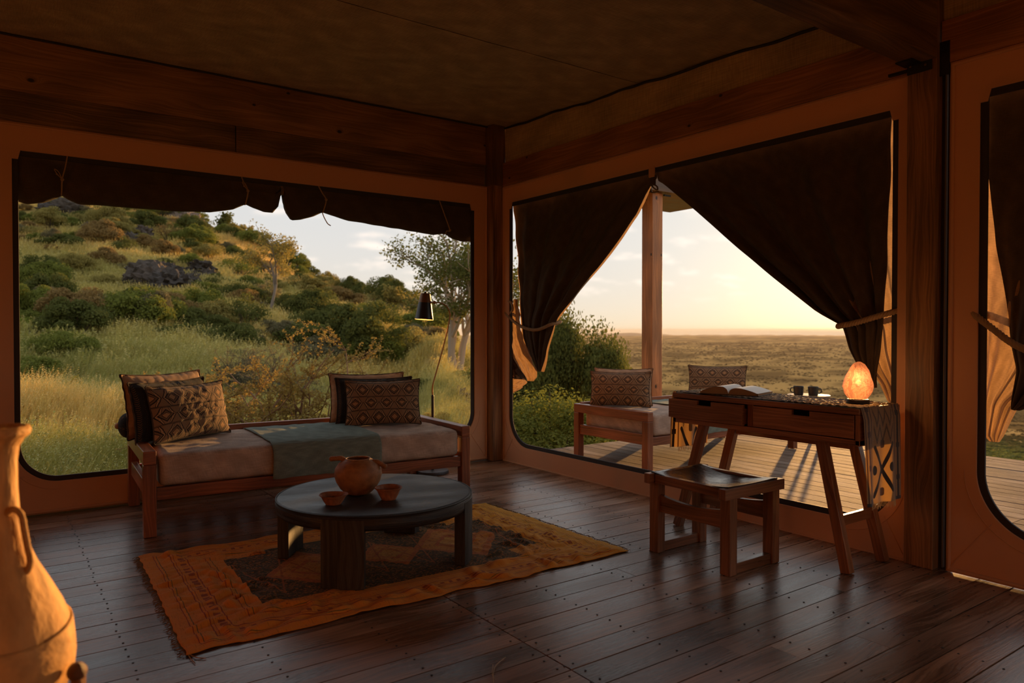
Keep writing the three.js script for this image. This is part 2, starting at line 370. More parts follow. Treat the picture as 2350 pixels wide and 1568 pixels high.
canvasWall('wall_back', 'tan canvas frame round the wide opening behind the daybed', [-2.6, 3.605, 0.008, 2.415], [0.135, 3.475, 0.2, 2.25], 0.24, toBack, BACK_Z);
{ const g = struct('trim_2', 'dark gasket between the post and the second canvas frame'); part('gasket', box(0.03, 2.44, 0.05, [3.745, 1.215, -1.637], 0.003), M.edging, g); }
part('track', box(0.02, 2.37, 0.008, [3.712, 1.2, -1.630], 0.003), M.track, struct('trim_1', 'thin metal edge beside the right timber post'));
{
  const w = struct('wall_right_upper', 'canvas strip between the right beam and the ceiling');
  part('canvas_panel', sheet(2, 24, (u, v) => [3.745 - 0.012 * Math.sin(u * Math.PI), lerp(2.6, 3.0, u), lerp(-5.31, 2.2, v)], (u, v) => [v * 4, u * 0.4]), M.ceiling, w);
  const ub = struct('wall_back_upper', 'outer canvas closing the gap above the left beams'); part('canvas_panel', box(6.6, 0.80, 0.012, [0.62, 2.80, -5.56]), M.flapDark, ub);
  canvasWall('wall_left', 'canvas frame round the opening out of view on the left', [-5.4, 2.55, 0.0, 2.95], [-4.9, -3.9, 0.9, 2.2], 0.2, toRight, -2.6);
  canvasWall('wall_rear', 'canvas frame round the opening behind the camera', [-2.6, 3.72, 0.0, 2.95], [1.2, 3.4, 0.3, 2.3], 0.27, toBack, 2.55);
  const c = struct('wall_right_rear', 'plain canvas wall at the far right'); part('canvas_panel', box(0.02, 2.42, 0.7, [3.72, 1.2, 2.22]), M.canvas, c);
  const s = struct('baseboard_back', 'dark timber sill under the left canvas wall'); part('sill', box(6.2, 0.016, 0.05, [0.5, 0.010, -5.425]), M.beamDark, s);
}
const ceilY = (z) => 2.952 - 0.037 * (z + 5.4) - 0.012 * Math.sin(((z + 5.4) / 0.82) * Math.PI) ** 2;
{
  const c = struct('ceiling', 'brown canvas ceiling sewn from long strips');
  const seams = [-5.42, -4.53, -3.73, -2.9, -2.1, -1.3, -0.5, 0.3, 1.1, 1.9, 2.6];
  for (let i = 0; i + 1 < seams.length; i++) {
    const a = seams[i], b = seams[i + 1] + 0.05, drop = (i % 2) * 0.006;
    const g = sheet(30, 8, (u, v) => { const x = lerp(-2.6, 3.76, u), z = lerp(a, b, v); return [x, ceilY(z) - drop - 0.004 * n2(x * 1.3, z * 2), z]; }, (u, v) => [u * 6, v]);
    part('ceiling_panel', thicken(g, 0.004, 30, 8), M.ceiling, c);
  }
  const pts = []; for (let i = 0; i <= 60; i++) { const z = lerp(-5.38, 2.3, i / 60); pts.push([3.727 + 0.004 * Math.sin(i * 2.1), ceilY(z) - 0.016 + 0.003 * Math.sin(i * 3.3), z]); }
  part('ceiling_cord', tube(pts, 0.009, 240, 7), M.edging, c);
  const q = []; for (let i = 0; i <= 50; i++) q.push([lerp(-2.5, 3.72, i / 50), ceilY(-5.39) - 0.012, -5.392 + 0.003 * Math.sin(i * 1.7)]);
  part('ceiling_cord', tube(q, 0.007, 160, 6), M.edging, c);
  const r = struct('roof', 'outer canvas roof over the ceiling');
  part('fly', box(7.0, 0.02, 9.0, [0.6, 3.16, -1.4]), M.ceiling, r);
}

// ---------------------------------------------------------------- curtains and rolled flaps
// a tied flap hanging in the wall's plane: tab rows [y, left z, right z, fold depth]
function flap(tab, x, mat, folds, seed, bulge = 0) {
  const y1 = tab[0][0], y0 = tab[tab.length - 1][0], t2 = tab.map((r) => [y1 - r[0], r[1], r[2], r[3]]), NU = 90, NV = 60;
  const g = sheet(NU, NV, (u, v) => {
    const [a, b, f] = interp(t2, v * (y1 - y0)), w = b - a;
    const ph = u * folds * Math.PI * 2 + 0.8 * Math.sin(v * 3 + seed), n = 0.012 * n2(u * 3 + seed, v * 4);
    return [x + f * Math.sin(ph) + f * 0.4 * Math.sin(ph * 2.3 + seed + v * 2) + n + bulge * Math.sin(u * Math.PI), y1 - v * (y1 - y0), a + w * u + f * 0.3 * Math.cos(ph)];
  }, (u, v) => [u * 2.5, v * 2.2]);
  return mat === M.flapTan ? g : thicken(g, 0.005, NU, NV);
}
{
  const t = thing('tent_curtain', 'dark canvas curtain tied back at the left of the right opening', 'curtain');
  part('lining', flap([[2.30, -5.235, -3.525, 0.004], [2.19, -5.232, -3.535, 0.006], [2.15, -5.226, -3.60, 0.01], [2.1, -5.22, -3.65, 0.014], [1.98, -5.21, -3.735, 0.018], [1.72, -5.18, -4.04, 0.022], [1.43, -5.15, -4.40, 0.026], [1.27, -5.12, -4.60, 0.025], [1.185, -5.105, -4.67, 0.02], [1.09, -5.085, -4.712, 0.022], [0.95, -5.005, -4.765, 0.022], [0.805, -4.86, -4.845, 0.006]], 3.775, M.flapDark, 4, 1.1), M.flapDark, t);
  part('outer_canvas', flap([[2.29, -5.25, -3.55, 0.006], [2.1, -5.262, -3.665, 0.012], [1.98, -5.262, -3.75, 0.014], [1.72, -5.24, -4.055, 0.02], [1.43, -5.21, -4.435, 0.022], [1.2, -5.18, -4.70, 0.02], [1.09, -5.16, -4.735, 0.02], [0.95, -5.08, -4.785, 0.02], [0.80, -4.9, -4.845, 0.006]], 3.815, M.flapTan, 4, 1.1), M.flapTan, t);
  part('turned_hem', flap([[1.42, -5.19, -5.14, 0.008], [1.25, -5.23, -5.10, 0.012], [1.155, -5.262, -5.09, 0.016], [1.05, -5.245, -5.05, 0.016], [0.95, -5.215, -4.985, 0.014], [0.82, -5.12, -4.865, 0.012], [0.755, -5.03, -4.87, 0.012], [0.72, -4.985, -4.91, 0.01]], 3.752, M.flapTan, 2.5, 2.2, -0.015), M.flapTan, t);
  part('bottom_fold', flap([[0.98, -5.26, -5.225, 0.005], [0.86, -5.28, -5.13, 0.008], [0.74, -5.288, -5.03, 0.01], [0.725, -5.288, -5.03, 0.01]], 3.765, M.flapDark, 1.5, 0.4), M.flapDark, t);
  part('bottom_fold', flap([[0.76, -5.29, -5.06, 0.005], [0.70, -5.292, -5.02, 0.01], [0.64, -5.292, -5.10, 0.012], [0.59, -5.292, -5.25, 0.006]], 3.768, M.flapTan, 1.5, 0.9), M.flapTan, t);
  const c = thing('tent_curtain', 'dark canvas curtain tied back at the right of the right opening', 'curtain');
  part('lining', flap([[2.30, -3.545, -1.925, 0.004], [2.185, -3.535, -1.926, 0.006], [2.15, -3.475, -1.926, 0.01], [2.12, -3.435, -1.926, 0.012], [1.92, -3.187, -1.927, 0.018], [1.64, -2.846, -1.932, 0.022], [1.412, -2.541, -1.94, 0.026], [1.25, -2.325, -1.945, 0.026], [1.172, -2.182, -1.95, 0.022], [1.05, -2.141, -1.968, 0.022], [0.965, -2.092, -1.986, 0.018], [0.897, -2.039, -1.998, 0.012], [0.85, -2.0, -1.992, 0.003]], 3.775, M.flapDark, 4, 3.1), M.flapDark, c);
  part('outer_canvas', flap([[2.29, -3.53, -1.90, 0.006], [2.12, -3.43, -1.885, 0.012], [1.92, -3.18, -1.875, 0.016], [1.5, -2.67, -1.872, 0.02], [1.235, -2.30, -1.868, 0.02], [1.17, -2.18, -1.868, 0.02], [1.05, -2.13, -1.864, 0.02], [0.965, -2.07, -1.862, 0.02], [0.873, -1.996, -1.862, 0.02], [0.78, -1.95, -1.864, 0.014], [0.734, -1.905, -1.868, 0.006]], 3.815, M.flapTan, 4, 3.1), M.flapTan, c);
  const e = thing('tent_curtain', 'dark canvas curtain tied back at the right edge of the picture', 'curtain');
  part('lining', flap([[2.29, -1.482, 0.1, 0.006], [1.87, -1.472, 0.0, 0.014], [1.55, -1.448, -0.3, 0.02], [1.306, -1.415, -0.7, 0.022], [1.1, -1.385, -1.0, 0.022], [0.969, -1.36, -1.05, 0.02], [0.83, -1.375, -1.25, 0.012], [0.79, -1.37, -1.34, 0.004]], 3.775, M.flapDark, 4, 5.1), M.flapDark, e);
  part('outer_canvas', flap([[2.28, -1.50, 0.1, 0.006], [2.08, -1.512, 0.0, 0.012], [1.55, -1.51, -0.3, 0.02], [1.2, -1.51, -0.8, 0.022], [0.97, -1.50, -1.1, 0.02], [0.81, -1.505, -1.36, 0.016], [0.74, -1.505, -1.39, 0.012], [0.66, -1.505, -1.42, 0.01], [0.63, -1.475, -1.435, 0.004]], 3.815, M.flapTan, 4, 5.1), M.flapTan, e);

  // tie-back ropes: two twisted strands
  const rope = (label, pts, r) => {
    const o = thing('tie_back_rope', label, 'rope', [0, 0, 0], 0), cv = new THREE.CatmullRomCurve3(pts.map((p) => new THREE.Vector3(...p)), true), L = cv.getLength();
    for (const s of [0, 1, 2]) { const q = []; const n = 140; for (let i = 0; i < n; i++) { const p = cv.getPointAt(i / n), a = (i / n) * Math.round(L / 0.05) * Math.PI * 2 + (s * Math.PI * 2) / 3; q.push([p.x + r * 0.55 * Math.cos(a), p.y + r * 0.55 * Math.sin(a), p.z]); } part('strand', tube(q, r * 0.62, 420, 6, true), M.rope, o); }
    return o;
  };
  const a = rope('twisted rope tying back the curtain left of the right opening', [[3.735, 1.317, -5.29], [3.715, 1.238, -5.163], [3.715, 1.175, -5.005], [3.72, 1.154, -4.823], [3.745, 1.20, -4.66], [3.84, 1.22, -4.66], [3.87, 1.19, -4.9], [3.86, 1.28, -5.2]], 0.013);
  part('loop', tube([[3.74, 1.33, -5.29], [3.725, 1.40, -5.26], [3.72, 1.39, -5.19], [3.722, 1.33, -5.17], [3.73, 1.29, -5.23]], 0.011, 40, 7), M.rope, a);
  rope('twisted rope tying back the curtain behind the salt lamp', [[3.735, 1.25, -1.845], [3.715, 1.222, -1.954], [3.715, 1.19, -2.07], [3.745, 1.172, -2.19], [3.84, 1.18, -2.18], [3.86, 1.20, -2.0], [3.85, 1.24, -1.86]], 0.014);
  rope('twisted rope tying back the curtain at the right picture edge', [[3.735, 1.235, -1.52], [3.715, 1.16, -1.431], [3.712, 1.08, -1.326], [3.72, 1.02, -1.15], [3.745, 1.04, -0.95], [3.86, 1.04, -0.95], [3.87, 1.1, -1.25], [3.86, 1.22, -1.5]], 0.016);

  // toggle strap at the top where the two curtains meet
  const s = thing('curtain_strap', 'short canvas strap with dark buckle where the two curtains meet', 'strap');
  part('band', box(0.012, 0.075, 0.052, [3.712, 2.235, -3.525], 0.003), M.canvas, s);
  part('band', box(0.010, 0.07, 0.045, [3.716, 2.175, -3.517], 0.003), M.flapDark, s);
  part('buckle', merge([tube([[3.71, 2.15, -3.53], [3.705, 2.12, -3.50], [3.71, 2.10, -3.47], [3.712, 2.13, -3.48]], 0.006, 20, 6, true), tube([[3.71, 2.12, -3.53], [3.70, 2.09, -3.51], [3.71, 2.09, -3.46]], 0.005, 16, 6)]), M.bolt, s);
}
// rolled flaps over the left opening: [x, bottom y, depth]
function roll(name, label, tab, folds, seed) {
  const o = thing(name, label, 'rolled blind'), x0 = tab[0][0], x1 = tab[tab.length - 1][0], NU = 120, NV = 36;
  const g = sheet(NU, NV, (u, v) => {
    const x = lerp(x0, x1, u), [b, d] = interp(tab, x), top = 2.29, a = v * Math.PI * 2, c = (top + b) / 2, h = (top - b) / 2;
    const ca = Math.cos(a), sa = Math.sin(a), wr = 1 + 0.10 * n2(x * 3 + seed, Math.sin(a) * 1.5 + 3) + 0.05 * n2(x * 9, a * 2);
    const sh = sa < 0 ? Math.abs(ca) ** 0.8 * Math.sign(ca) : ca;
    return [x + 0.01 * n2(a, x * 2), c + h * sa * (1 + 0.02 * n2(x * 5 + seed, 2)), -5.475 + d * sh * wr];
  }, (u, v) => [u * (x1 - x0), v]);
  part('rolled_canvas', g, M.flapDark, o);
  for (const [x, e] of [[x0, 0], [x1, 1]]) { // spiral of the roll shown at the open end
    const [b, d] = interp(tab, x), c = (2.29 + b) / 2, h = (2.29 - b) / 2, q = []; for (let i = 0; i <= 60; i++) { const a = (i / 60) * Math.PI * 5, k = 1 - i / 66; q.push([x + (e ? 0.002 : -0.002), c + h * k * Math.sin(a), -5.475 + d * k * Math.cos(a)]); }
    part('rolled_edge', tube(q, 0.008, 160, 5), M.flapTan, o);
    const disc = new THREE.CircleGeometry(1, 28); disc.rotateY(Math.PI / 2); disc.scale(1, h * 0.99, d * 0.99); disc.translate(x + (e ? -0.004 : 0.004), c, -5.475); part('roll_end', disc, M.flapDark, o);
  }
  return o;
}
roll('rolled_blind', 'long rolled dark canvas blind tied up over the left opening', [[0.145, 1.955, 0.055], [0.211, 1.935, 0.06], [0.30, 1.95, 0.062], [0.36, 1.985, 0.052], [0.398, 2.012, 0.04], [0.43, 1.985, 0.052], [0.494, 1.963, 0.065], [0.7, 1.966, 0.068], [1.068, 1.969, 0.068], [1.3, 1.985, 0.064], [1.45, 2.02, 0.054], [1.54, 2.068, 0.038], [1.60, 2.045, 0.048], [1.68, 2.022, 0.055], [1.74, 2.025, 0.055], [1.785, 2.08, 0.045], [1.795, 2.14, 0.035]], 0, 2.2);
roll('rolled_blind', 'shorter rolled dark canvas blind tied up near the corner post', [[1.818, 2.15, 0.035], [1.835, 2.04, 0.05], [1.878, 1.978, 0.058], [1.95, 1.99, 0.06], [2.05, 2.025, 0.055], [2.125, 2.065, 0.04], [2.2, 2.045, 0.052], [2.351, 2.017, 0.066], [2.8, 1.985, 0.07], [3.103, 1.963, 0.072], [3.219, 1.985, 0.05], [3.30, 1.945, 0.066], [3.409, 1.925, 0.07], [3.50, 1.935, 0.06]], 0, 6.2);
{
  const label = ['first cord from the left tying up the long rolled blind', 'second cord tying up the long rolled blind near its right end', 'cord tying up the shorter rolled blind near its left end', 'cord tying up the shorter rolled blind beside the corner post'];
  [[0.43, 0.398, 2.012, 0.075], [1.49, 1.54, 2.068, 0.072], [2.06, 2.125, 2.065, 0.074], [3.12, 3.219, 1.982, 0.085]].forEach(([xt, xb, yb, d], i) => {
    const o = thing('blind_tie', label[i], 'cord', [0, 0, 0], 0);
    const k = yb + (i === 3 ? 0.02 : 0.085);
    part('cord', tube([[xt, 2.262, -5.402], [lerp(xt, xb, 0.5), lerp(2.262, k, 0.55), -5.475 + d + 0.006], [xb, k, -5.475 + d + 0.004], [xb, yb + 0.02, -5.44], [xb, yb - 0.004, -5.475], [xb, yb + 0.03, -5.52], [xb, 2.2, -5.54]], 0.0045, 60, 6), M.rope, o);
    const kn = new THREE.IcosahedronGeometry(0.011, 1); kn.translate(xb, k, -5.475 + d + 0.006); part('knot', kn, M.rope, o);
    if (i < 2) part('bow', merge([tube([[xb, k, -5.395], [xb - 0.03, k + 0.035, -5.39], [xb - 0.042, k + 0.06, -5.392], [xb - 0.02, k + 0.045, -5.388], [xb, k, -5.39]], 0.003, 24, 5), tube([[xb, k, -5.395], [xb - 0.02, k + 0.02, -5.385], [xb - 0.034, k + 0.03, -5.39]], 0.003, 16, 5)]), M.rope, o);
    if (i === 2) part('loose_end', tube([[xb, yb - 0.004, -5.475], [xb + 0.012, yb - 0.04, -5.47], [xb + 0.04, yb - 0.085, -5.47], [xb + 0.065, yb - 0.10, -5.47]], 0.004, 20, 5), M.rope, o);
  });
}
// ---------------------------------------------------------------- outside post and roof beam
{
  const c = struct('column', 'knotty pine deck post seen between the two curtains');
  part('shaft', box(0.155, 2.62, 0.155, [5.80, 1.30, -5.50], 0.006), M.pinePost, c);
  part('post_bracket', box(0.10, 0.02, 0.02, [5.93, 2.59, -5.41], 0.002), M.steel, c);
  const b = struct('beam', 'pine roof beam resting on the deck post');
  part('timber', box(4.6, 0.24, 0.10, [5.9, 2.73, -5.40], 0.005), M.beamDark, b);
  const r = struct('roof_eave', 'brown soffit board behind the pine roof beam');
  part('board', box(3.1, 0.03, 0.8, [5.35, 2.625, -5.85], 0.004), M.beamDark, r);
}

// ---------------------------------------------------------------- patterned cloth
function cushionPattern(g, w, h) {
  g.fillStyle = '#836a50'; g.fillRect(0, 0, w, h);
  const rnd = mulberry(5); for (let i = 0; i < 9000; i++) { g.fillStyle = `rgba(${60 + rnd() * 90},${40 + rnd() * 60},${20 + rnd() * 40},0.10)`; g.fillRect(rnd() * w, rnd() * h, 2 + rnd() * 5, 1); }
  const rows = 3, rh = h / rows, cols = 4.7, cw = w / cols, ink = '#1c1511';
  g.lineWidth = w * 0.0055; g.strokeStyle = ink;
  for (let r = -1; r <= rows; r++) {
    const y = (r + 0.12) * rh, off = (r & 1) ? cw * 0.5 : 0;
    g.strokeStyle = ink; g.lineWidth = w * 0.004;
    for (const d of [0, 0.05]) { g.beginPath(); g.moveTo(0, y + d * rh); g.lineTo(w, y + d * rh); g.stroke(); }
    for (let c = -1; c <= cols + 1; c++) {
      const cx = c * cw + off, cy = y + rh * 0.53, H = rh * 0.475, W = cw * 0.5;
      const dia = (k) => { g.beginPath(); g.moveTo(cx, cy - H * k); g.lineTo(cx + W * k, cy); g.lineTo(cx, cy + H * k); g.lineTo(cx - W * k, cy); g.closePath(); };
      const hex = (k) => { const q = 0.40; g.beginPath(); g.moveTo(cx - W * k * q, cy - H); g.lineTo(cx + W * k * q, cy - H); g.lineTo(cx + W * k, cy); g.lineTo(cx + W * k * q, cy + H); g.lineTo(cx - W * k * q, cy + H); g.lineTo(cx - W * k, cy); g.closePath(); };
      hex(0.93); g.fillStyle = '#a58a6a'; g.fill(); g.lineWidth = w * 0.008; g.stroke();
      hex(0.60); g.fillStyle = '#8a6f54'; g.fill(); g.lineWidth = w * 0.004; g.stroke();
      dia(0.72); g.fillStyle = '#6f573f'; g.fill(); g.lineWidth = w * 0.010; g.stroke();
      dia(0.42); g.fillStyle = '#a07d58'; g.fill(); g.lineWidth = w * 0.005; g.stroke();
      g.fillStyle = '#6d4a33';
      for (const s of [-1, 1]) for (let k = -3; k <= 3; k++) { const t = Math.abs(k) / 3.4; g.beginPath(); g.arc(cx + s * W * lerp(0.76, 0.40, t), cy + k * H * 0.27, w * 0.0035, 0, 7); g.fill(); }
    }
  }
}
const PATTERN = canvasTex(1024, 640, cushionPattern);
const MUD = canvasTex(512, 320, (g, w, h) => {
  g.fillStyle = '#17120e'; g.fillRect(0, 0, w, h); g.lineCap = 'round';
  const rnd = mulberry(6);
  for (let c = 0; c < 16; c++) {
    const x = ((c + 0.5) * w) / 16; g.strokeStyle = g.fillStyle = c % 3 === 0 ? '#6b4a22' : c % 3 === 1 ? '#4a3520' : '#3a2b1c'; g.lineWidth = 2.5;
    for (let y = 4; y < h; y += 11) { if (c % 3 === 0) { g.beginPath(); g.moveTo(x - 8, y - 3); g.lineTo(x, y + 3 + rnd() * 2); g.lineTo(x + 8, y - 3); g.stroke(); } else { g.beginPath(); g.arc(x + (rnd() - 0.5) * 5, y + rnd() * 3, 2, 0, 7); g.fill(); } }
  }
});
const RUG = canvasTex(2048, 1280, (g, w, h) => {
  const rnd = mulberry(9);
  g.fillStyle = '#d6902a'; g.fillRect(0, 0, w, h);
  const gr = g.createLinearGradient(0, 0, w, 0); gr.addColorStop(0, 'rgba(204,112,26,0.55)'); gr.addColorStop(0.45, 'rgba(186,92,22,0.25)'); gr.addColorStop(1, 'rgba(212,156,46,0.8)'); g.fillStyle = gr; g.fillRect(0, 0, w, h);
  // dark field with stepped ends and a chain of lozenges
  const dark = '#3d3112', x0 = w * 0.165, x1 = w * 0.86, y0 = h * 0.20, y1 = h * 0.81;
  g.fillStyle = dark; g.beginPath(); const st = 5; g.moveTo(x0, y0 + 0.03 * h); g.lineTo(x0 + w * 0.10, y0 + 0.03 * h); g.lineTo(x0 + w * 0.10, y0 - 0.02 * h); g.lineTo(x1 - w * 0.1, y0 - 0.02 * h); g.lineTo(x1 - w * 0.1, y0 + h * 0.06); g.lineTo(x1, y0 + h * 0.06); g.lineTo(x1, y1 - h * 0.1); g.lineTo(x1 - w * 0.09, y1 - h * 0.1); g.lineTo(x1 - w * 0.09, y1); g.lineTo(x0 + w * 0.18, y1); g.lineTo(x0 + w * 0.18, y1 - h * 0.05); g.lineTo(x0, y1 - h * 0.05); g.closePath(); g.fill();
  const loz = (cx, cy, rx, ry, f) => { g.fillStyle = f; g.beginPath(); const N = 40; for (let i = 0; i <= N; i++) { const a = (i / N) * Math.PI * 2, c = Math.cos(a), q = Math.sin(a), k = 1 / (Math.abs(c) + Math.abs(q)); const jx = (rnd() - 0.5) * 14, jy = (rnd() - 0.5) * 8; g.lineTo(cx + c * k * rx + jx, cy + q * k * ry + jy); } g.closePath(); g.fill(); };
  for (const [cx, s] of [[0.33, 1.1], [0.515, 0.8], [0.70, 1.15]]) { loz(w * cx, h * 0.5, w * 0.105 * s, h * 0.20 * s, '#ac5c22'); loz(w * cx, h * 0.5, w * 0.088 * s, h * 0.16 * s, '#b8762a'); loz(w * cx, h * 0.5, w * 0.055 * s, h * 0.09 * s, '#a85522'); loz(w * cx, h * 0.5, w * 0.045 * s, h * 0.07 * s, '#b8802e'); }
  for (let k = 0; k < 3; k++) { g.strokeStyle = 'rgba(150,80,28,0.9)'; g.lineWidth = 9; g.beginPath(); for (let i = 0; i <= 12; i++) g.lineTo(x0 + (x1 - x0) * i / 12, h * (0.5 + (i & 1 ? 1 : -1) * (0.19 + 0.02 * k))); if (k === 0) g.stroke(); }
  // borders
  g.strokeStyle = 'rgba(120,34,24,0.8)'; for (const [k, lw] of [[0.028, 3], [0.06, 4], [0.066, 2], [0.092, 4], [0.13, 3]]) { g.lineWidth = lw; g.strokeRect(w * k, h * k * 1.25, w * (1 - 2 * k), h * (1 - 2.5 * k)); }
  g.strokeStyle = 'rgba(56,66,40,0.75)'; g.lineWidth = 3; for (const k of [0.035, 0.14]) g.strokeRect(w * k, h * k * 1.25, w * (1 - 2 * k), h * (1 - 2.5 * k));
  g.fillStyle = 'rgba(110,36,24,0.6)'; for (let i = 0; i < 26; i++) { const y = h * (0.1 + 0.031 * i); for (const x of [w * 0.074, w * 0.915]) g.fillRect(x, y, w * 0.013, h * 0.016); }
  for (let i = 0; i < 40; i++) for (const y of [h * 0.092, h * 0.90]) { g.fillRect(w * (0.1 + 0.0205 * i), y, w * 0.009, h * 0.014); }
  // stitched specks over the field, threadbare streaks
  for (let i = 0; i < 14000; i++) { const x = x0 + rnd() * (x1 - x0), y = y0 + rnd() * (y1 - y0); g.fillStyle = rnd() < 0.6 ? 'rgba(176,110,36,0.75)' : 'rgba(120,66,24,0.7)'; g.fillRect(x, y, 3 + rnd() * 10, 2 + rnd() * 4); }
  for (let i = 0; i < 16000; i++) { const l = rnd(); g.fillStyle = l < 0.5 ? `rgba(40,24,8,${0.05 + rnd() * 0.12})` : `rgba(240,180,80,${0.03 + rnd() * 0.08})`; g.fillRect(rnd() * w, rnd() * h, 1 + rnd() * 2, 4 + rnd() * 26); }
});
function runnerDraw(g, w, h) { // one end of the runner: v 0 at its fringe
  g.fillStyle = '#c9b48c'; g.fillRect(0, 0, w, h);
  const rnd = mulberry(7), ink = '#17110c', red = '#4a1d17';
  for (let i = 0; i < 5000; i++) { g.fillStyle = `rgba(70,50,25,${0.05 + rnd() * 0.1})`; g.fillRect(rnd() * w, rnd() * h, 2 + rnd() * 16, 1); }
  for (const [x, c] of [[0.02, '#5f4631'], [0.19, '#5f4631'], [0.80, '#5f4631'], [0.965, '#5f4631']]) { g.fillStyle = c; g.fillRect(w * x, 0, w * 0.022, h); }
  for (const [x, c] of [[0.095, red], [0.875, ink]]) { g.fillStyle = c; g.fillRect(w * x, 0, w * 0.048, h); }
  for (const y of [0.96, 0.62, 0.28, 0.02]) { g.fillStyle = red; g.fillRect(w * 0.075, h * (y - 0.035), w * 0.095, h * 0.06); g.fillStyle = ink; g.fillRect(w * 0.855, h * (y - 0.22), w * 0.09, h * 0.05); }
  g.strokeStyle = '#3a2c20'; g.lineWidth = w * 0.010;
  for (let r = 0; r < 2; r++) { const y0 = h * (0.02 + r * 0.17); for (const o of [0, 0.06]) { g.beginPath(); for (let k = 0; k <= 6; k++) { const x = w * (0.27 + 0.083 * k), y = y0 + h * (0.16 * (k & 1 ? 1 : 0) + o * 0.5); k ? g.lineTo(x, y) : g.moveTo(x, y); } g.stroke(); } }
  g.strokeStyle = ink; g.lineCap = 'round'; g.lineWidth = w * 0.062;
  g.beginPath(); g.moveTo(w * 0.30, h * 0.42); g.lineTo(w * 0.70, h * 0.88); g.moveTo(w * 0.74, h * 0.40); g.lineTo(w * 0.27, h * 0.92); g.stroke();
  for (const [x, y] of [[0.29, 0.655], [0.70, 0.64]]) { g.fillStyle = ink; g.beginPath(); g.ellipse(w * x, h * y, w * 0.055, h * 0.05, 0, 0, 7); g.fill(); }
  g.fillStyle = '#4a3a2a'; for (const y of [0.40, 0.90]) { g.beginPath(); g.roundRect(w * 0.455, h * (y - 0.05), w * 0.10, h * 0.085, w * 0.03); g.fill(); }
  g.fillStyle = '#2a1e16'; g.fillRect(0, h * 0.965, w * 0.17, h * 0.035); g.fillRect(w * 0.83, h * 0.965, w * 0.17, h * 0.035);
}
const RUNNER = canvasTex(512, 720, runnerDraw);
const C = {
  pattern: cloth(lin(1, 0.93, 0.86), {}), mud: cloth(lin(1, 1, 1), {}),
  tan: cloth(lin(0.55, 0.35, 0.21), { t: 0.0, s: 2, b: 0.0004 }),
  mattress: cloth(lin(0.60, 0.455, 0.355), { s: 2, w: 30, b: 0.0004 }),
  blanket: cloth(lin(0.235, 0.30, 0.25), { s: 3, w: 40, b: 0.001 }),
};
C.pattern.map = PATTERN; C.mud.map = MUD; C.mud.bumpScale = 0.0015;

// ---------------------------------------------------------------- daybeds
const BL = 2.06, BD = 0.93;
function makeDaybed(label) {
  const t = thing('daybed', label, 'daybed'), s = 0.066, m = M.teak;
  for (const x of [s / 2, BL - s / 2]) for (const z of [-s / 2, -BD + s / 2]) part('leg', box(s, 0.402, s, [x, 0.201, z], 0.004), m, t);
  for (const x of [s / 2, BL - s / 2]) {
    part('arm_rail', box(s, 0.078, BD, [x, 0.441, -BD / 2], 0.005), m, t);
    part('end_rail', box(0.035, 0.088, BD - 2 * s, [x, 0.25, -BD / 2], 0.004), m, t);
  }
  part('front_rail', box(BL - 2 * s, 0.072, 0.036, [BL / 2, 0.235, -0.03], 0.004), m, t);
  part('back_rail', box(BL - 2 * s, 0.078, 0.04, [BL / 2, 0.452, -BD + 0.03], 0.004), m, t);
  part('back_rail', box(BL - 2 * s, 0.072, 0.036, [BL / 2, 0.235, -BD + 0.03], 0.004), m, t);
  for (let i = 0; i < 12; i++) part('slat', box(0.07, 0.018, BD - 0.1, [0.16 + i * 0.158, 0.258, -BD / 2], 0.003), m, t);
  return t;
}
const bed = makeDaybed('reddish wooden daybed inside the tent below the left opening');
bed.position.set(0.697, 0, -4.45); bed.rotation.y = R(-3.2);
const bed2 = copyOf(bed, [4.36, 0, -4.18], R(-0.5), 'reddish wooden daybed outside on the deck'); 
// soft block, its corners rounded and surface a little uneven
function softBlock(w, h, d, r, seed, amp) {
  let g = new THREE.BoxGeometry(w, h, d, 64, 12, 32); g.deleteAttribute('normal');
  const p = g.attributes.position, v = new THREE.Vector3(), q = new THREE.Vector3(), uv = g.attributes.uv;
  for (let i = 0; i < p.count; i++) {
    v.fromBufferAttribute(p, i); q.set(clamp(v.x, -w / 2 + r, w / 2 - r), clamp(v.y, -h / 2 + r, h / 2 - r), clamp(v.z, -d / 2 + r, d / 2 - r));
    const n = v.clone().sub(q); if (n.lengthSq() > 1e-10) { n.normalize(); v.copy(q).addScaledVector(n, r); }
    const top = v.y > 0 ? 1 : 0.5, k = amp * (n2(v.x * 4 + seed, v.z * 5) + 0.5 * n2(v.x * 11 + seed, v.z * 13) + 0.35 * n2(v.x * 26, v.y * 3 + seed));
    v.addScaledVector(n.lengthSq() ? n : new THREE.Vector3(0, 1, 0), k * top);
    p.setXYZ(i, v.x, v.y, v.z); uv.setXY(i, v.x + v.y * 0.3, v.z + v.y);
  }
  const u2 = g.attributes.uv.clone(); g = mergeVertices(g.deleteAttribute('uv') && g, 1e-4); g.computeVertexNormals();
  const pp = g.attributes.position, U = new Float32Array(pp.count * 2); for (let i = 0; i < pp.count; i++) { U[i * 2] = pp.getX(i) + 0.3 * pp.getY(i); U[i * 2 + 1] = pp.getZ(i) + pp.getY(i); } g.setAttribute('uv', new THREE.BufferAttribute(U, 2));
  return g;
}
const mat = thing('mattress', 'beige linen daybed mattress inside the tent', 'mattress');
part('pad', (() => { const g = softBlock(1.90, 0.185, 0.86, 0.035, 3, 0.0035); g.translate(BL / 2, 0.365, -BD / 2 + 0.025); return g; })(), C.mattress, mat);
mat.position.copy(bed.position); mat.rotation.y = bed.rotation.y;
copyOf(mat, bed2.position.toArray(), bed2.rotation.y, 'pale linen mattress on the deck daybed');
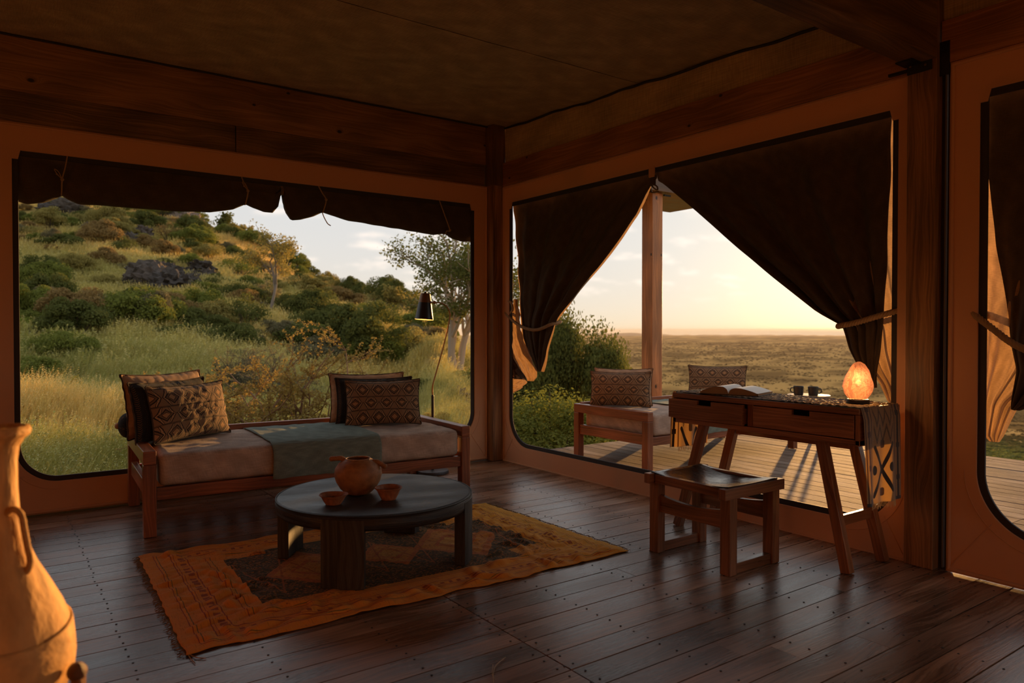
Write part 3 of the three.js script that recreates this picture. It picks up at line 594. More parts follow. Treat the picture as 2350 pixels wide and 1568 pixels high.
const thr = thing('throw_blanket', 'grey green woven throw laid across the mattress inside the tent', 'blanket');
{
  const path = [[-0.855, 0.455], [-0.80, 0.464], [-0.6, 0.465], [-0.3, 0.464], [-0.08, 0.465], [-0.035, 0.4625], [-0.010, 0.452], [0.0005, 0.435], [0.003, 0.40], [0.004, 0.33], [0.006, 0.25]];
  const NV = path.length - 1, g = sheet(40, NV * 3, (u, v) => {
    const [z, y] = interp(path.map((p, i) => [i / NV, ...p]), v);
    const skew = 0.02 * (1 - v) + 0.006 * Math.sin(v * 9);
    return [lerp(0.695, 1.385, u) + skew, y + 0.004 + 0.003 * n2(u * 6, v * 8), z + (v > 0.8 ? 0.004 * Math.sin(u * 14) : 0) + (v > 0.75 ? 0.004 : 0)];
  }, (u, v) => [u * 0.7, v * 1.3]);
  part('weave', thicken(g, 0.006, 40, NV * 3), C.blanket, thr);
  thr.position.copy(bed.position); thr.rotation.y = bed.rotation.y;
  copyOf(thr, bed2.position.toArray(), bed2.rotation.y, 'grey green throw across the deck daybed mattress');
}
// ---------------------------------------------------------------- cushions
function makeCushion(w, h, t, m, pipe, seed, label, name = 'cushion') {
  const o = thing(name, label, 'cushion'), N = 34, NV = 24;
  const at = (u, v, s) => {
    const x = u * 2 - 1, y = v * 2 - 1, X = (w / 2) * x * (1 - 0.055 * (1 - y * y)), Y = (h / 2) * y * (1 - 0.09 * (1 - x * x));
    const f = Math.pow((1 - Math.pow(Math.abs(x), 3.2)) * (1 - Math.pow(Math.abs(y), 2.6)), 0.62);
    const wr = 0.005 * n2(x * 5 + seed, y * 3 + s) * f + 0.006 * Math.exp(-((1 - y) ** 2) * 14) * n2(x * 9 + seed, 2) + 0.006 * Math.exp(-((1 - Math.abs(x)) ** 2) * 10) * n2(3, y * 8 + seed);
    return [X, Y + h / 2 - 0.012 * f * (y < 0 ? -1 : 0), s * (t / 2) * f + s * wr];
  };
  for (const s of [1, -1]) part(s > 0 ? 'front_panel' : 'back_panel', sheet(N, NV, (u, v) => at(s > 0 ? u : 1 - u, v, s), (u, v) => [s > 0 ? u : 1 - u, v]), m, o);
  const q = []; for (let i = 0; i < 60; i++) { const k = i / 60 * 4, e = Math.floor(k), f = k - e; const [u, v] = [[f, 0], [1, f], [1 - f, 1], [0, 1 - f]][e]; q.push(at(u, v, 1)); }
  part('piping', tube(q, 0.0045, 200, 6, true), pipe, o);
  return o;
}
function place(o, [x, y, z], yaw, lean) { o.position.set(x, y, z); o.rotation.order = 'YXZ'; o.rotation.set(R(lean), R(yaw), 0); return o; }
{
  const piping = C.tan, darkPipe = M.flapDark, pg = 'diamond patterned cushions';
  const A = makeCushion(0.62, 0.355, 0.15, C.pattern, darkPipe, 1, 'diamond patterned cushion at the front of the left stack on the indoor daybed');
  place(A, [1.075, 0.462, -4.965], 32, -12);
  const B = makeCushion(0.63, 0.37, 0.13, C.mud, darkPipe, 2, 'dark mud cloth cushion in the middle of the left stack');
  place(B, [0.972, 0.470, -5.005], 36, -10);
  const D = makeCushion(0.64, 0.40, 0.14, C.tan, darkPipe, 3, 'plain tan cushion at the back of the left stack');
  place(D, [0.955, 0.484, -5.11], 34, -8);
  const A2 = copyOf(A, [0, 0, 0], 0, 'diamond patterned cushion at the front of the right stack on the indoor daybed'); place(A2, [2.335, 0.462, -4.84], -19, -12); A2.scale.set(0.88, 0.94, 0.9);
  const B2 = copyOf(B, [0, 0, 0], 0, 'dark mud cloth cushion in the middle of the right stack'); place(B2, [2.325, 0.462, -4.965], -17, -11); B2.scale.set(0.90, 0.93, 0.9);
  const D2 = copyOf(D, [0, 0, 0], 0, 'plain tan cushion at the back of the right stack'); place(D2, [2.32, 0.462, -5.075], -15, -10); D2.scale.set(0.88, 0.93, 0.9);
  const A3 = copyOf(A, [0, 0, 0], 0, 'diamond patterned cushion on the near end of the deck daybed'); place(A3, [4.62, 0.462, -4.77], -50, -10); A3.scale.set(0.88, 0.90, 0.9);
  const D3 = copyOf(D, [0, 0, 0], 0, 'plain tan cushion behind the patterned one on the deck daybed'); place(D3, [4.74, 0.462, -4.855], -50, -10); D3.scale.set(0.84, 0.86, 0.85);
  const A4 = copyOf(A, [0, 0, 0], 0, 'diamond patterned cushion on the far end of the deck daybed'); place(A4, [6.05, 0.462, -4.84], -57, -8); A4.scale.set(0.94, 0.93, 0.9);
  const bo = thing('bolster', 'dark round bolster lying behind the left cushion stack', 'bolster', [0.66, 0.545, -5.20], R(-3.2));
  const g = new THREE.CapsuleGeometry(0.06, 0.52, 6, 24); g.rotateZ(Math.PI / 2); g.scale(1, 1.35, 1.35); g.translate(0.33, 0, 0); part('roll', g, C.mud, bo);
  const b2 = new THREE.SphereGeometry(0.02, 12, 8); b2.translate(0.012, 0, 0); part('button', b2, C.tan, bo);
}
// ---------------------------------------------------------------- floor lamp
{
  const o = thing('floor_lamp', 'slim floor lamp with black cone shade behind the indoor daybed', 'floor lamp', [2.917, 0, -5.155]);
  const brass = std({ color: lin(0.30, 0.15, 0.05), metalness: 0.85, roughness: 0.35 }), blk = std({ color: lin(0.012, 0.012, 0.013), roughness: 0.35 });
  part('base', lathe([[0, 0], [0.125, 0], [0.128, 0.004], [0.128, 0.02], [0.124, 0.025], [0, 0.026]], 56), std({ color: lin(0.05, 0.05, 0.055), roughness: 0.4 }), o);
  part('grip', lathe([[0, 0.025], [0.011, 0.025], [0.0115, 0.62], [0.009, 0.63], [0, 0.63]], 16), blk, o);
  part('pole', tube([[0, 0.6, 0], [0.0, 0.70, 0], [0.03, 0.80, 0], [0.095, 1.0, 0], [0.14, 1.16, 0], [0.162, 1.26, 0], [0.158, 1.305, 0], [0.13, 1.345, 0], [0.09, 1.368, 0], [0.045, 1.374, 0.0], [-0.04, 1.372, 0]], 0.0062, 90, 10), brass, o);
  part('knuckle', (() => { const g = new THREE.SphereGeometry(0.014, 14, 10); g.translate(0.018, 1.374, 0); return g; })(), brass, o);
  const sh = new THREE.Group(); sh.name = 'shade_head'; o.add(sh); sh.position.set(-0.07, 1.34, 0); sh.rotation.z = R(-4);
  const outer = lathe([[0.0735, -0.105], [0.0745, -0.105], [0.052, 0.03]], 48), top = lathe([[0.052, 0.03], [0.0385, 0.10], [0.036, 0.104], [0, 0.106]], 48), inner = lathe([[0.0735, -0.105], [0.038, 0.095], [0, 0.098]], 48);
  part('shade', outer, blk, sh); part('shade_cap', top, std({ color: lin(0.16, 0.07, 0.025), roughness: 0.4, metalness: 0.4 }), sh); part('shade_lining', inner, std({ color: lin(0.75, 0.5, 0.25), roughness: 0.5, side: THREE.DoubleSide }), sh);
  part('finial', lathe([[0, 0.105], [0.009, 0.105], [0.009, 0.118], [0, 0.12]], 12), blk, sh);
  const bulb = new THREE.SphereGeometry(0.022, 16, 12); bulb.translate(0, -0.035, 0);
  part('bulb', bulb, std({ color: lin(1, 0.8, 0.5), emissive: lin(1, 0.62, 0.25), emissiveIntensity: 3 }), sh);
  const l = new THREE.PointLight(new THREE.Color().setRGB(1, 0.6, 0.25), 0.10); l.position.set(0, -0.062, 0); l.castShadow = true; sh.add(l);
}
// ---------------------------------------------------------------- coffee table, pot, bowls, rug
{
  const cx = 1.59, cz = -3.39, H = 0.335;
  const t = thing('coffee_table', 'low round blackened wood coffee table on the orange rug', 'coffee table', [cx, 0.008, cz], 0);
  part('table_top', (() => { const q = lathe([[0, 0], [0.44, 0], [0.468, 0.006], [0.482, 0.02], [0.485, 0.034], [0.485, 0.060], [0.480, 0.072], [0.470, 0.078], [0, 0.079]].map(([r, y]) => [r, y + H - 0.087]), 96); const p = q.attributes.position, n = q.attributes.normal, uv = q.attributes.uv; for (let i = 0; i < p.count; i++) { if (Math.abs(n.getY(i)) > 0.5) uv.setXY(i, p.getX(i) * 0.9 + p.getZ(i) * 0.25, p.getZ(i) * 0.9 - p.getX(i) * 0.25); else uv.setXY(i, Math.atan2(p.getZ(i), p.getX(i)) * 0.485, p.getY(i)); } return q; })(), M.black, t);
  for (let k = 0; k < 4; k++) {
    const a = R(133 - 90 * k), s = new THREE.Shape(), r = 0.484, w = R(11.6);
    s.absarc(0, 0, r, -w, w, false); s.absarc(0, 0, r - 0.05, w * 1.0, -w * 1.0, true);
    const q = new THREE.ExtrudeGeometry(s, { depth: H - 0.03, bevelEnabled: true, bevelSize: 0.002, bevelThickness: 0.002, bevelSegments: 1, curveSegments: 10 }); q.rotateX(Math.PI / 2); q.rotateY(-a); q.translate(0, H - 0.028, 0);
    part('leg', uvMetres(q, 1, offs()), M.black, t);
  }
  part('table_edge', (() => { const q = new THREE.TorusGeometry(0.4815, 0.0035, 6, 96); q.rotateX(Math.PI / 2); q.translate(0, H - 0.0135, 0); return q; })(), M.black, t);
  const topY = H - 0.0003;
  const clay = std({ color: lin(0.40, 0.17, 0.055), roughness: 0.62, map: rep(MOTTLE, 2, 2), bumpMap: rep(CRUMPLE, 2, 2), bumpScale: 0.003 }), clay2 = std({ color: lin(0.42, 0.15, 0.055), roughness: 0.7, map: rep(MOTTLE, 2, 1), bumpMap: rep(CRUMPLE, 3, 2), bumpScale: 0.002 });
  const p = thing('clay_pot', 'round terracotta pot with two lug handles on the coffee table', 'pot', [1.502, topY, -3.405], 0);
  part('body', lathe([[0, 0], [0.05, 0], [0.062, 0.006], [0.088, 0.030], [0.108, 0.064], [0.1175, 0.098], [0.113, 0.128], [0.098, 0.152], [0.078, 0.166], [0.064, 0.173], [0.0615, 0.178], [0.0575, 0.178], [0.056, 0.172], [0.074, 0.158], [0.10, 0.12], [0.105, 0.09], [0.08, 0.03], [0, 0.012]], 64), clay, p);
  for (const s of [-1, 1]) {
    const dx = s < 0 ? [-0.812, -0.583] : [0.812, 0.583], at = (r, y) => [dx[0] * r, y, dx[1] * r];
    const q = tube(s < 0 ? [at(0.058, 0.162), at(0.085, 0.176), at(0.11, 0.176), at(0.132, 0.174)] : [at(0.07, 0.160), at(0.095, 0.158), at(0.118, 0.146), at(0.132, 0.137)], 0.0128, 16, 10); part('lug_handle', q, clay, p);
    const cap = new THREE.SphereGeometry(0.0134, 12, 8); cap.translate(...(s < 0 ? at(0.132, 0.174) : at(0.132, 0.137))); part('handle_tip', cap, clay, p);
  }
  const b = thing('clay_bowl', 'small flared terracotta bowl left of the round pot', 'bowl', [1.315, topY, -3.265], 0);
  const bowl = lathe([[0, 0], [0.033, 0], [0.035, 0.003], [0.046, 0.022], [0.055, 0.042], [0.0655, 0.052], [0.064, 0.0555], [0.0535, 0.048], [0.042, 0.024], [0.03, 0.008], [0, 0.006]], 40);
  { const q = bowl.attributes.position; for (let i = 0; i < q.count; i++) { const a = Math.atan2(q.getZ(i), q.getX(i)), k = 1 + 0.045 * Math.sin(a * 3 + 1) * (q.getY(i) / 0.055); q.setX(i, q.getX(i) * k); q.setZ(i, q.getZ(i) * k); } bowl.computeVertexNormals(); }
  part('body', bowl, clay2, b);
  b.scale.set(1.03, 0.86, 1.03);
  const c = copyOf(b, [1.568, topY, -3.20], R(70), 'small flared terracotta bowl right of the round pot', [1, 1.12, 1]);
}
{
  // rug: corners measured on the floor, cloth slightly rumpled
  const o = thing('rug', 'worn orange flat woven rug with dark lozenge field under the table', 'rug'), NU = 220, NV = 130, K = [[0.617, -4.095], [2.672, -4.02], [2.70, -2.712], [0.562, -2.755]];
  const at = (u, v) => {
    const x = lerp(lerp(K[3][0], K[2][0], u), lerp(K[0][0], K[1][0], u), v), z = lerp(lerp(K[3][1], K[2][1], u), lerp(K[0][1], K[1][1], u), v);
    const ed = Math.min(u, 1 - u, v, 1 - v), e = smooth(0, 0.04, ed), far = smooth(0.46, 0.60, Math.hypot(x - 1.59, z + 3.39));
    const rip = 0.008 * Math.sin(x * 46 + 6 * n2(x * 2, z * 3)) * smooth(0.2, 0.9, n2(x * 3 + 2, z * 2) + 0.5) + 0.012 * Math.max(0, n2(x * 3.1 + 7, z * 9 + x * 3)) + 0.0045 * n2(x * 9, z * 22);
    return [x + 0.006 * n2(v * 12, u * 3) * (1 - e), 0.0045 + Math.max(-0.001, rip) * (0.25 + 0.75 * e) * (0.25 + 0.75 * far) * 1.25, z + 0.022 * n2(u * 7, v + 2) * (1 - e)];
  };
  part('weave', thicken(sheet(NU, NV, at, (u, v) => [u, v]), 0.004, NU, NV), phys({ map: RUG, color: lin(1, 0.95, 0.85), roughness: 0.95, bumpMap: rep(WEAVE, 8, 5), bumpScale: 0.0012, sheen: 0.2, sheenColor: lin(0.5, 0.25, 0.08), sheenRoughness: 0.6 }), o);
  const rnd = mulberry(31), fr = [];
  for (const u of [0, 1]) for (let i = 0; i < 150; i++) { const v = (i + rnd() * 0.8) / 150.8, [x, y, z] = at(u, v), d = u ? 1 : -1, l = 0.012 + rnd() * 0.022; fr.push(tube([[x, y, z], [x + d * l * 0.5, 0.006 + rnd() * 0.003, z + (rnd() - 0.5) * 0.012], [x + d * l, 0.002, z + (rnd() - 0.5) * 0.02]], 0.0013, 4, 4)); }
  tag(part('fringe', merge(fr), std({ color: lin(0.20, 0.11, 0.035), roughness: 0.95 }), o), 'short ragged fringe along both ends', null, null, 'stuff');
  for (const [dx, dz, l] of [[0.0, 0.01, 0.09], [0.02, 0.02, 0.07]]) part('loose_thread', tube([[0.57, 0.005, -2.76], [0.57 + dx, 0.004, -2.73 + dz], [0.575 + dx * 2, 0.003, -2.76 + l]], 0.0018, 12, 5), std({ color: lin(0.3, 0.16, 0.05), roughness: 0.95 }), o);
}
{
  const o = thing('dry_straw', 'thin dry straw lying on the floor below the rug', 'straw'), m = std({ color: lin(0.45, 0.33, 0.2), roughness: 0.8 });
  part('stalk', tube([[1.33, 0.003, -1.955], [1.36, 0.003, -2.0], [1.405, 0.004, -2.05], [1.47, 0.003, -2.085]], 0.0013, 24, 5), m, o);
  part('stalk', tube([[1.345, 0.003, -1.965], [1.36, 0.003, -2.005], [1.40, 0.005, -2.06]], 0.0011, 20, 5), m, o);
}

// ---------------------------------------------------------------- writing desk
{
  const t = thing('writing_desk', 'small wooden writing desk with two drawers before the right opening', 'desk'), m = M.desk, X0 = 3.262, X1 = 3.635, Z0 = -2.93, Z1 = -1.80, T = 0.787;
  const cx = (X0 + X1) / 2, cz = (Z0 + Z1) / 2, D = X1 - X0, L = Z1 - Z0;
  part('table_top', box(D, 0.03, L, [cx, T - 0.015, cz], 0.004), m, t);
  part('end_panel', box(D - 0.012, 0.145, 0.022, [cx, T - 0.1025, Z1 - 0.011], 0.002), m, t);
  part('end_panel', box(D - 0.012, 0.145, 0.022, [cx, T - 0.1025, Z0 + 0.011], 0.002), m, t);
  part('back_panel', box(0.018, 0.14, L - 0.044, [X1 - 0.012, T - 0.10, cz], 0.002), m, t);
  part('bottom_panel', box(D - 0.012, 0.026, L, [cx, 0.627, cz], 0.003), m, t);
  part('divider', box(D - 0.03, 0.118, 0.04, [cx + 0.006, T - 0.089, -2.405], 0.002), m, t);
  const drawer = (za, zb, pull) => {
    const x = X0 + 0.006 - pull, y0 = 0.645, y1 = T - 0.035, zc = (za + zb) / 2, w = 0.05, nh = 0.026, s = new THREE.Shape();
    s.moveTo(za, y0); s.lineTo(zb, y0); s.lineTo(zb, y1); s.lineTo(zc + w, y1); s.lineTo(zc + w, y1 - nh); s.lineTo(zc - w, y1 - nh); s.lineTo(zc - w, y1); s.lineTo(za, y1); s.closePath();
    const g = new THREE.ExtrudeGeometry(s, { depth: 0.017, bevelEnabled: true, bevelSize: 0.0015, bevelThickness: 0.0015, bevelSegments: 1 });
    const d = part('drawer', uvMetres(toRight(g, x + 0.018), 2, offs()), m, t);
    part('drawer_side', box(0.26, 0.085, 0.012, [x + 0.15, y0 + 0.045, za + 0.012]), m, d); part('drawer_side', box(0.26, 0.085, 0.012, [x + 0.15, y0 + 0.045, zb - 0.012]), m, d);
    part('drawer_bottom', box(0.26, 0.006, zb - za - 0.03, [x + 0.15, y0 + 0.006, zc]), m, d);
  };
  drawer(-2.945, -2.432, 0.02); drawer(-2.378, -1.83, 0);
  for (const [x, y] of [[3.31, 0], [3.592, 0]]) {
    part('leg', bar([x, 0.618, -2.735], [x + (x > 3.4 ? 0.03 : 0.0), 0.0, -2.925], 0.05, 0.042, [1, 0, 0]), m, t);
    part('leg', bar([x, 0.618, -2.015], [x + (x > 3.4 ? 0.03 : -0.01), 0.0, -1.872], 0.05, 0.042, [1, 0, 0]), m, t);
  }
  part('stretcher', box(0.28, 0.05, 0.022, [3.452, 0.235, -1.925], 0.003), m, t); part('stretcher', box(0.28, 0.05, 0.022, [3.452, 0.235, -2.853], 0.003), m, t);
  part('rear_rail', box(0.022, 0.075, 0.70, [3.592, 0.578, -2.375], 0.003), m, t);

  // runner along the desk, hanging at both ends
  const r = thing('table_runner', 'fringed woven runner hanging over both ends of the writing desk', 'table runner');
  const mat = phys({ map: RUNNER, color: lin(0.62, 0.43, 0.24), roughness: 0.95, side: THREE.DoubleSide, transmission: 0.45, thickness: 0, bumpMap: rep(WEAVE, 6, 8), bumpScale: 0.0008 });
  const topMat = phys({ map: rep(RUNNER, 1, 1.6), color: lin(0.5, 0.38, 0.22), roughness: 0.75, side: THREE.DoubleSide, bumpMap: rep(CRUMPLE, 3, 9), bumpScale: 0.012 });
  const xa = 3.272, xb = 3.61, wob = (x, k) => 0.004 * n2(x * 14, k) + 0.0025 * Math.sin(k * 60 + x * 9);
  part('top_cloth', sheet(30, 120, (u, v) => [lerp(xa, xb, u), T + 0.004 + Math.abs(wob(u, v * 3)) * 1.1, lerp(Z0 - 0.006, Z1 + 0.006, v)], (u, v) => [u, v]), topMat, r);
  const hang = (z, d, len) => {
    part('hanging_end', sheet(26, 40, (u, v) => { const x = lerp(xa, xb, u); const f = 0.012 * Math.sin(u * 9 + 1) * v + 0.007 * Math.sin(u * 21) * v; return [x - 0.012 * v * (u - 0.5), T + 0.004 - v * len, z + d * (0.012 * Math.min(1, v * 8) + f * 0.9 + 0.010 * v)]; }, (u, v) => d > 0 ? [u, 1 - v] : [1 - u, 0.42 + 0.56 * (1 - v)]), mat, r);
    const rnd = mulberry(d > 0 ? 41 : 42), fr = []; for (let i = 0; i < 46; i++) { const u = 0.2 + 0.6 * i / 45, x = lerp(xa, xb, u), y = T + 0.004 - len, f = 0.012 * Math.sin(u * 9 + 1) + 0.007 * Math.sin(u * 21), zz = z + d * (0.022 + f * 0.9); fr.push(tube([[x, y + 0.003, zz], [x + (rnd() - 0.5) * 0.01, y - 0.012, zz], [x + (rnd() - 0.5) * 0.016, y - 0.018 - rnd() * 0.012, zz]], 0.0009, 4, 4)); }
    tag(part('fringe', merge(fr), std({ color: lin(0.55, 0.38, 0.18), roughness: 0.95 }), r), 'thin fringe', null, null, 'stuff');
  };
  hang(Z1 + 0.002, 1, 0.455); hang(Z0 - 0.002, -1, 0.335);

  // open book
  const b = thing('open_book', 'thick open book lying on the writing desk', 'book', [3.418, T + 0.0085, -2.60], R(-74));
  const page = std({ color: lin(0.62, 0.55, 0.46), roughness: 0.38 }), edge = std({ color: lin(0.30, 0.20, 0.11), roughness: 0.8, bumpMap: rep(WOODB.bumpMap, 1, 40), bumpScale: 0.001 });
  for (const s of [-1, 1]) {
    const H2 = 0.0 + (s < 0 ? 0.040 : 0.034), W = 0.165, prof = []; for (let i = 0; i <= 20; i++) { const k = i / 20; prof.push([s * W * k, 0.004 + H2 * Math.pow(Math.sin(Math.PI * Math.min(1, k * 1.05) ** 0.62), 0.75) * (1 - 0.30 * k) + 0.009 * k]); }
    const sh = new THREE.Shape(); sh.moveTo(0, 0.002); for (const [x, y] of prof) sh.lineTo(x, y); sh.lineTo(s * W, 0.002); sh.closePath();
    const g = new THREE.ExtrudeGeometry(sh, { depth: 0.225, bevelEnabled: false, curveSegments: 4 }); g.translate(0, 0, -0.1125); part('page_block', g, edge, b);
    part('page', sheet(20, 1, (u, v) => { const i = Math.round(u * 20); return [prof[i][0], prof[i][1] + 0.0012, lerp(-0.1125, 0.1125, v)]; }), page, b);
    part('cover', box(W + 0.006, 0.003, 0.235, [s * (W + 0.006) / 2, 0.0002, 0], 0.001), M.black, b);
  }
  // salt lamp
  const l = thing('salt_lamp', 'glowing orange salt crystal lamp on a dark wooden foot on the desk', 'lamp', [3.44, T + 0.009, -1.905]);
  part('foot', lathe([[0, 0], [0.050, 0], [0.052, 0.003], [0.052, 0.016], [0.048, 0.02], [0, 0.02]], 32), M.black, l);
  const ic = mergeVertices(new THREE.IcosahedronGeometry(1, 4).deleteAttribute('uv') && new THREE.IcosahedronGeometry(1, 4)), p = ic.attributes.position, v = new THREE.Vector3();
  for (let i = 0; i < p.count; i++) {
    v.fromBufferAttribute(p, i).normalize(); const y = v.y, n = 0.07 * n3(v.x * 1.7 + 4, v.y * 1.7, v.z * 1.7) + 0.035 * Math.round(2.5 * n3(v.x * 2.6, v.y * 2.6 + 3, v.z * 2.6)) / 2.5 + 0.014 * n3(v.x * 7, v.y * 7, v.z * 7);
    const taper = y > 0 ? 1 - 0.34 * y : 1 - 0.10 * y * y, rr = 0.068 * (1 + n);
    p.setXYZ(i, v.x * rr * taper + 0.008 * Math.max(0, y), 0.092 + v.y * (y > 0 ? 0.112 : 0.092) * (1 + 0.5 * n), v.z * rr * taper);
    if (p.getY(i) < 0.021) p.setY(i, 0.021);
  }
  ic.computeVertexNormals(); { const u = new Float32Array(p.count * 2); for (let i = 0; i < p.count; i++) { u[i * 2] = Math.atan2(p.getZ(i), p.getX(i)) / 3.1416; u[i * 2 + 1] = p.getY(i) * 5; } ic.setAttribute('uv', new THREE.BufferAttribute(u, 2)); }
  part('salt_crystal', ic, phys({ color: lin(0.88, 0.43, 0.28), map: rep(MOTTLE, 2, 1.5), roughness: 0.72, transmission: 0.85, thickness: 0, side: THREE.DoubleSide, bumpMap: rep(CRUMPLE, 2, 2), bumpScale: 0.01, emissive: lin(1.0, 0.34, 0.14), emissiveIntensity: 0.12 }), l);
  const bulb = new THREE.SphereGeometry(0.014, 16, 12); bulb.translate(0.004, 0.098, 0); part('bulb', bulb, std({ color: lin(1, 0.8, 0.5), emissive: lin(1, 0.60, 0.26), emissiveIntensity: 2.4 }), l);
  const pl = new THREE.PointLight(new THREE.Color().setRGB(1, 0.55, 0.22), 0.035); pl.position.set(-0.018, 0.12, 0.012); pl.castShadow = true; l.add(pl);
}
// ---------------------------------------------------------------- stool
{
  const t = thing('stool', 'low wooden stool with a dark leather seat in front of the desk', 'stool'), m = M.stool, X0 = 2.80, X1 = 3.185, ZA = -2.64, ZB = -2.19, w = 0.058;
  for (const z of [ZA, ZB]) {
    part('leg', box(0.055, 0.37, w, [X0 + 0.0275, 0.185, z], 0.003), m, t); part('leg', box(0.055, 0.37, w, [X1 - 0.0275, 0.185, z], 0.003), m, t);
    part('foot_rail', box(X1 - X0 - 0.11, 0.05, 0.035, [(X0 + X1) / 2, 0.025, z], 0.003), m, t);
    part('seat_rail', box(X1 - X0 + 0.075, 0.052, 0.04, [(X0 + X1) / 2, 0.386, z + (z === ZB ? 0.012 : -0.012)], 0.003), m, t);
  }
  for (const x of [X0 + 0.008, X1 - 0.008]) part('front_rail', box(0.03, 0.046, ZB - ZA - 0.03, [x, 0.385, (ZA + ZB) / 2], 0.003), m, t);
  const str = (x) => { const s = new THREE.Shape(), a = ZA + w / 2, b = ZB - w / 2; s.moveTo(a, 0.215); s.lineTo(b, 0.215); s.lineTo(b, 0.30); s.quadraticCurveTo((a + b) / 2, 0.262, a, 0.30); s.closePath(); return uvMetres(toRight(new THREE.ExtrudeGeometry(s, { depth: 0.022, bevelEnabled: true, bevelSize: 0.002, bevelThickness: 0.002, bevelSegments: 1, curveSegments: 16 }), x + 0.011), 2, offs()); };
  part('stretcher', str(X0 + 0.0275), m, t); part('stretcher', str(X1 - 0.0275), m, t);
  const lm = std({ color: lin(0.030, 0.022, 0.016), roughness: 0.34, bumpMap: rep(CRUMPLE, 2, 2), bumpScale: 0.0006, roughnessMap: rep(MOTTLE, 1, 1) });
  part('leather_seat', thicken(sheet(24, 24, (u, v) => { const a = u * 2 - 1, b = v * 2 - 1; return [lerp(X0 - 0.002, X1 + 0.002, u), 0.4155 - 0.024 * (1 - b * b) * (1 - 0.3 * a * a) - 0.004 * (1 - a * a), lerp(ZA - 0.015, ZB + 0.015, v)]; }), 0.006, 24, 24), lm, t);
}
// ---------------------------------------------------------------- clay urn on a stand
{
  const X = 0.014, Z = -1.6, clay = std({ color: lin(0.80, 0.42, 0.13), roughness: 0.75, map: rep(MOTTLE, 2, 2), bumpMap: rep(CRUMPLE, 2, 3), bumpScale: 0.004 });
  const t = thing('clay_urn', 'tall terracotta urn with narrow neck at the left edge', 'urn', [X, 0.395, Z]);
  const prof = [[0, 0], [0.055, 0], [0.062, 0.012], [0.085, 0.055], [0.104, 0.098], [0.117, 0.135], [0.1205, 0.16], [0.1195, 0.185], [0.115, 0.214], [0.1135, 0.219], [0.1105, 0.217], [0.098, 0.255], [0.079, 0.294], [0.060, 0.333], [0.0475, 0.365], [0.039, 0.40], [0.0335, 0.435], [0.031, 0.47], [0.031, 0.52], [0.034, 0.545], [0.042, 0.56], [0.050, 0.566], [0.0525, 0.574], [0.050, 0.582], [0.042, 0.583], [0.034, 0.575], [0.026, 0.55], [0.024, 0.46], [0.04, 0.38], [0.09, 0.26], [0.1, 0.15], [0, 0.03]];
  const g = lathe(prof, 72), p = g.attributes.position; for (let i = 0; i < p.count; i++) { const a = Math.atan2(p.getZ(i), p.getX(i)), y = p.getY(i), k = 1 + 0.012 * n3(Math.cos(a), Math.sin(a), y * 9); p.setX(i, p.getX(i) * k); p.setZ(i, p.getZ(i) * k); if (y > 0.205 && y < 0.222) p.setY(i, y + 0.010 * Math.sin(a * 2 + 2.2)); } g.computeVertexNormals();
  part('body', g, clay, t);
  const a = (r, y, d = 0) => [0.812 * r - 0.583 * d, y, 0.583 * r + 0.812 * d];
  part('handle', tube([a(0.022, 0.425, 0.016), a(0.038, 0.438, 0.016), a(0.052, 0.428, 0.014), a(0.056, 0.40, 0.012), a(0.061, 0.372, 0.012), a(0.066, 0.345, 0.012), a(0.060, 0.325, 0.014), a(0.046, 0.322, 0.018)], 0.0058, 40, 9), clay, t);
  const s = thing('plant_stand', 'wooden pronged stand holding the terracotta urn', 'stand', [X, 0, Z]);
  part('stand_top', lathe([[0, 0.37], [0.11, 0.37], [0.112, 0.378], [0.108, 0.394], [0, 0.395]], 40), M.teak, s);
  for (let k = 0; k < 3; k++) { const an = R(35.7 + 120 * k), d = [Math.cos(an), Math.sin(an)]; part('prong', bar([d[0] * 0.15, 0, d[1] * 0.15], [d[0] * 0.142, 0.53, d[1] * 0.142], 0.024, 0.02, [d[0], 0, d[1]], 0.006), wood(lin(0.30, 0.13, 0.05)), s); const kn = new THREE.SphereGeometry(0.017, 14, 10); kn.translate(d[0] * 0.140, 0.536, d[1] * 0.140); part('knob', kn, wood(lin(0.30, 0.13, 0.05)), s); part('stretcher', bar([d[0] * 0.145, 0.2, d[1] * 0.145], [0, 0.38, 0], 0.02, 0.02, [0, 1, 0], 0.004), M.teak, s); }
}
// ---------------------------------------------------------------- side table with two cups on the deck
{
  const t = thing('side_table', 'small round wooden side table with two cups on the deck', 'side table', [6.98, 0, -4.40]);
  const H = 0.475; part('table_top', lathe([[0, H - 0.045], [0.20, H - 0.045], [0.212, H - 0.04], [0.214, H - 0.006], [0.208, H], [0, H]], 56), wood(lin(0.42, 0.23, 0.09), 0.4), t);
  for (let k = 0; k < 3; k++) { const a = R(20 + 120 * k); part('leg', bar([Math.cos(a) * 0.12, H - 0.05, Math.sin(a) * 0.12], [Math.cos(a) * 0.17, 0, Math.sin(a) * 0.17], 0.028, 0.028, [0, 0, 1]), M.teak, t); }
  const cm = std({ color: lin(0.02, 0.021, 0.022), roughness: 0.35 });
  const c = thing('cup', 'black ceramic cup on the left of the deck side table', 'cup', [6.885, H, -4.455], R(-60));
  part('body', lathe([[0, 0], [0.042, 0], [0.046, 0.004], [0.052, 0.088], [0.051, 0.092], [0.048, 0.090], [0.043, 0.012], [0, 0.008]], 36), cm, c);
  part('handle', tube([[-0.048, 0.072, 0], [-0.072, 0.070, 0], [-0.078, 0.048, 0], [-0.068, 0.028, 0], [-0.046, 0.024, 0]], 0.006, 24, 8), cm, c);
  copyOf(c, [6.945, H, -4.325], R(120), 'black ceramic cup with its handle out at the right of the deck side table');
}

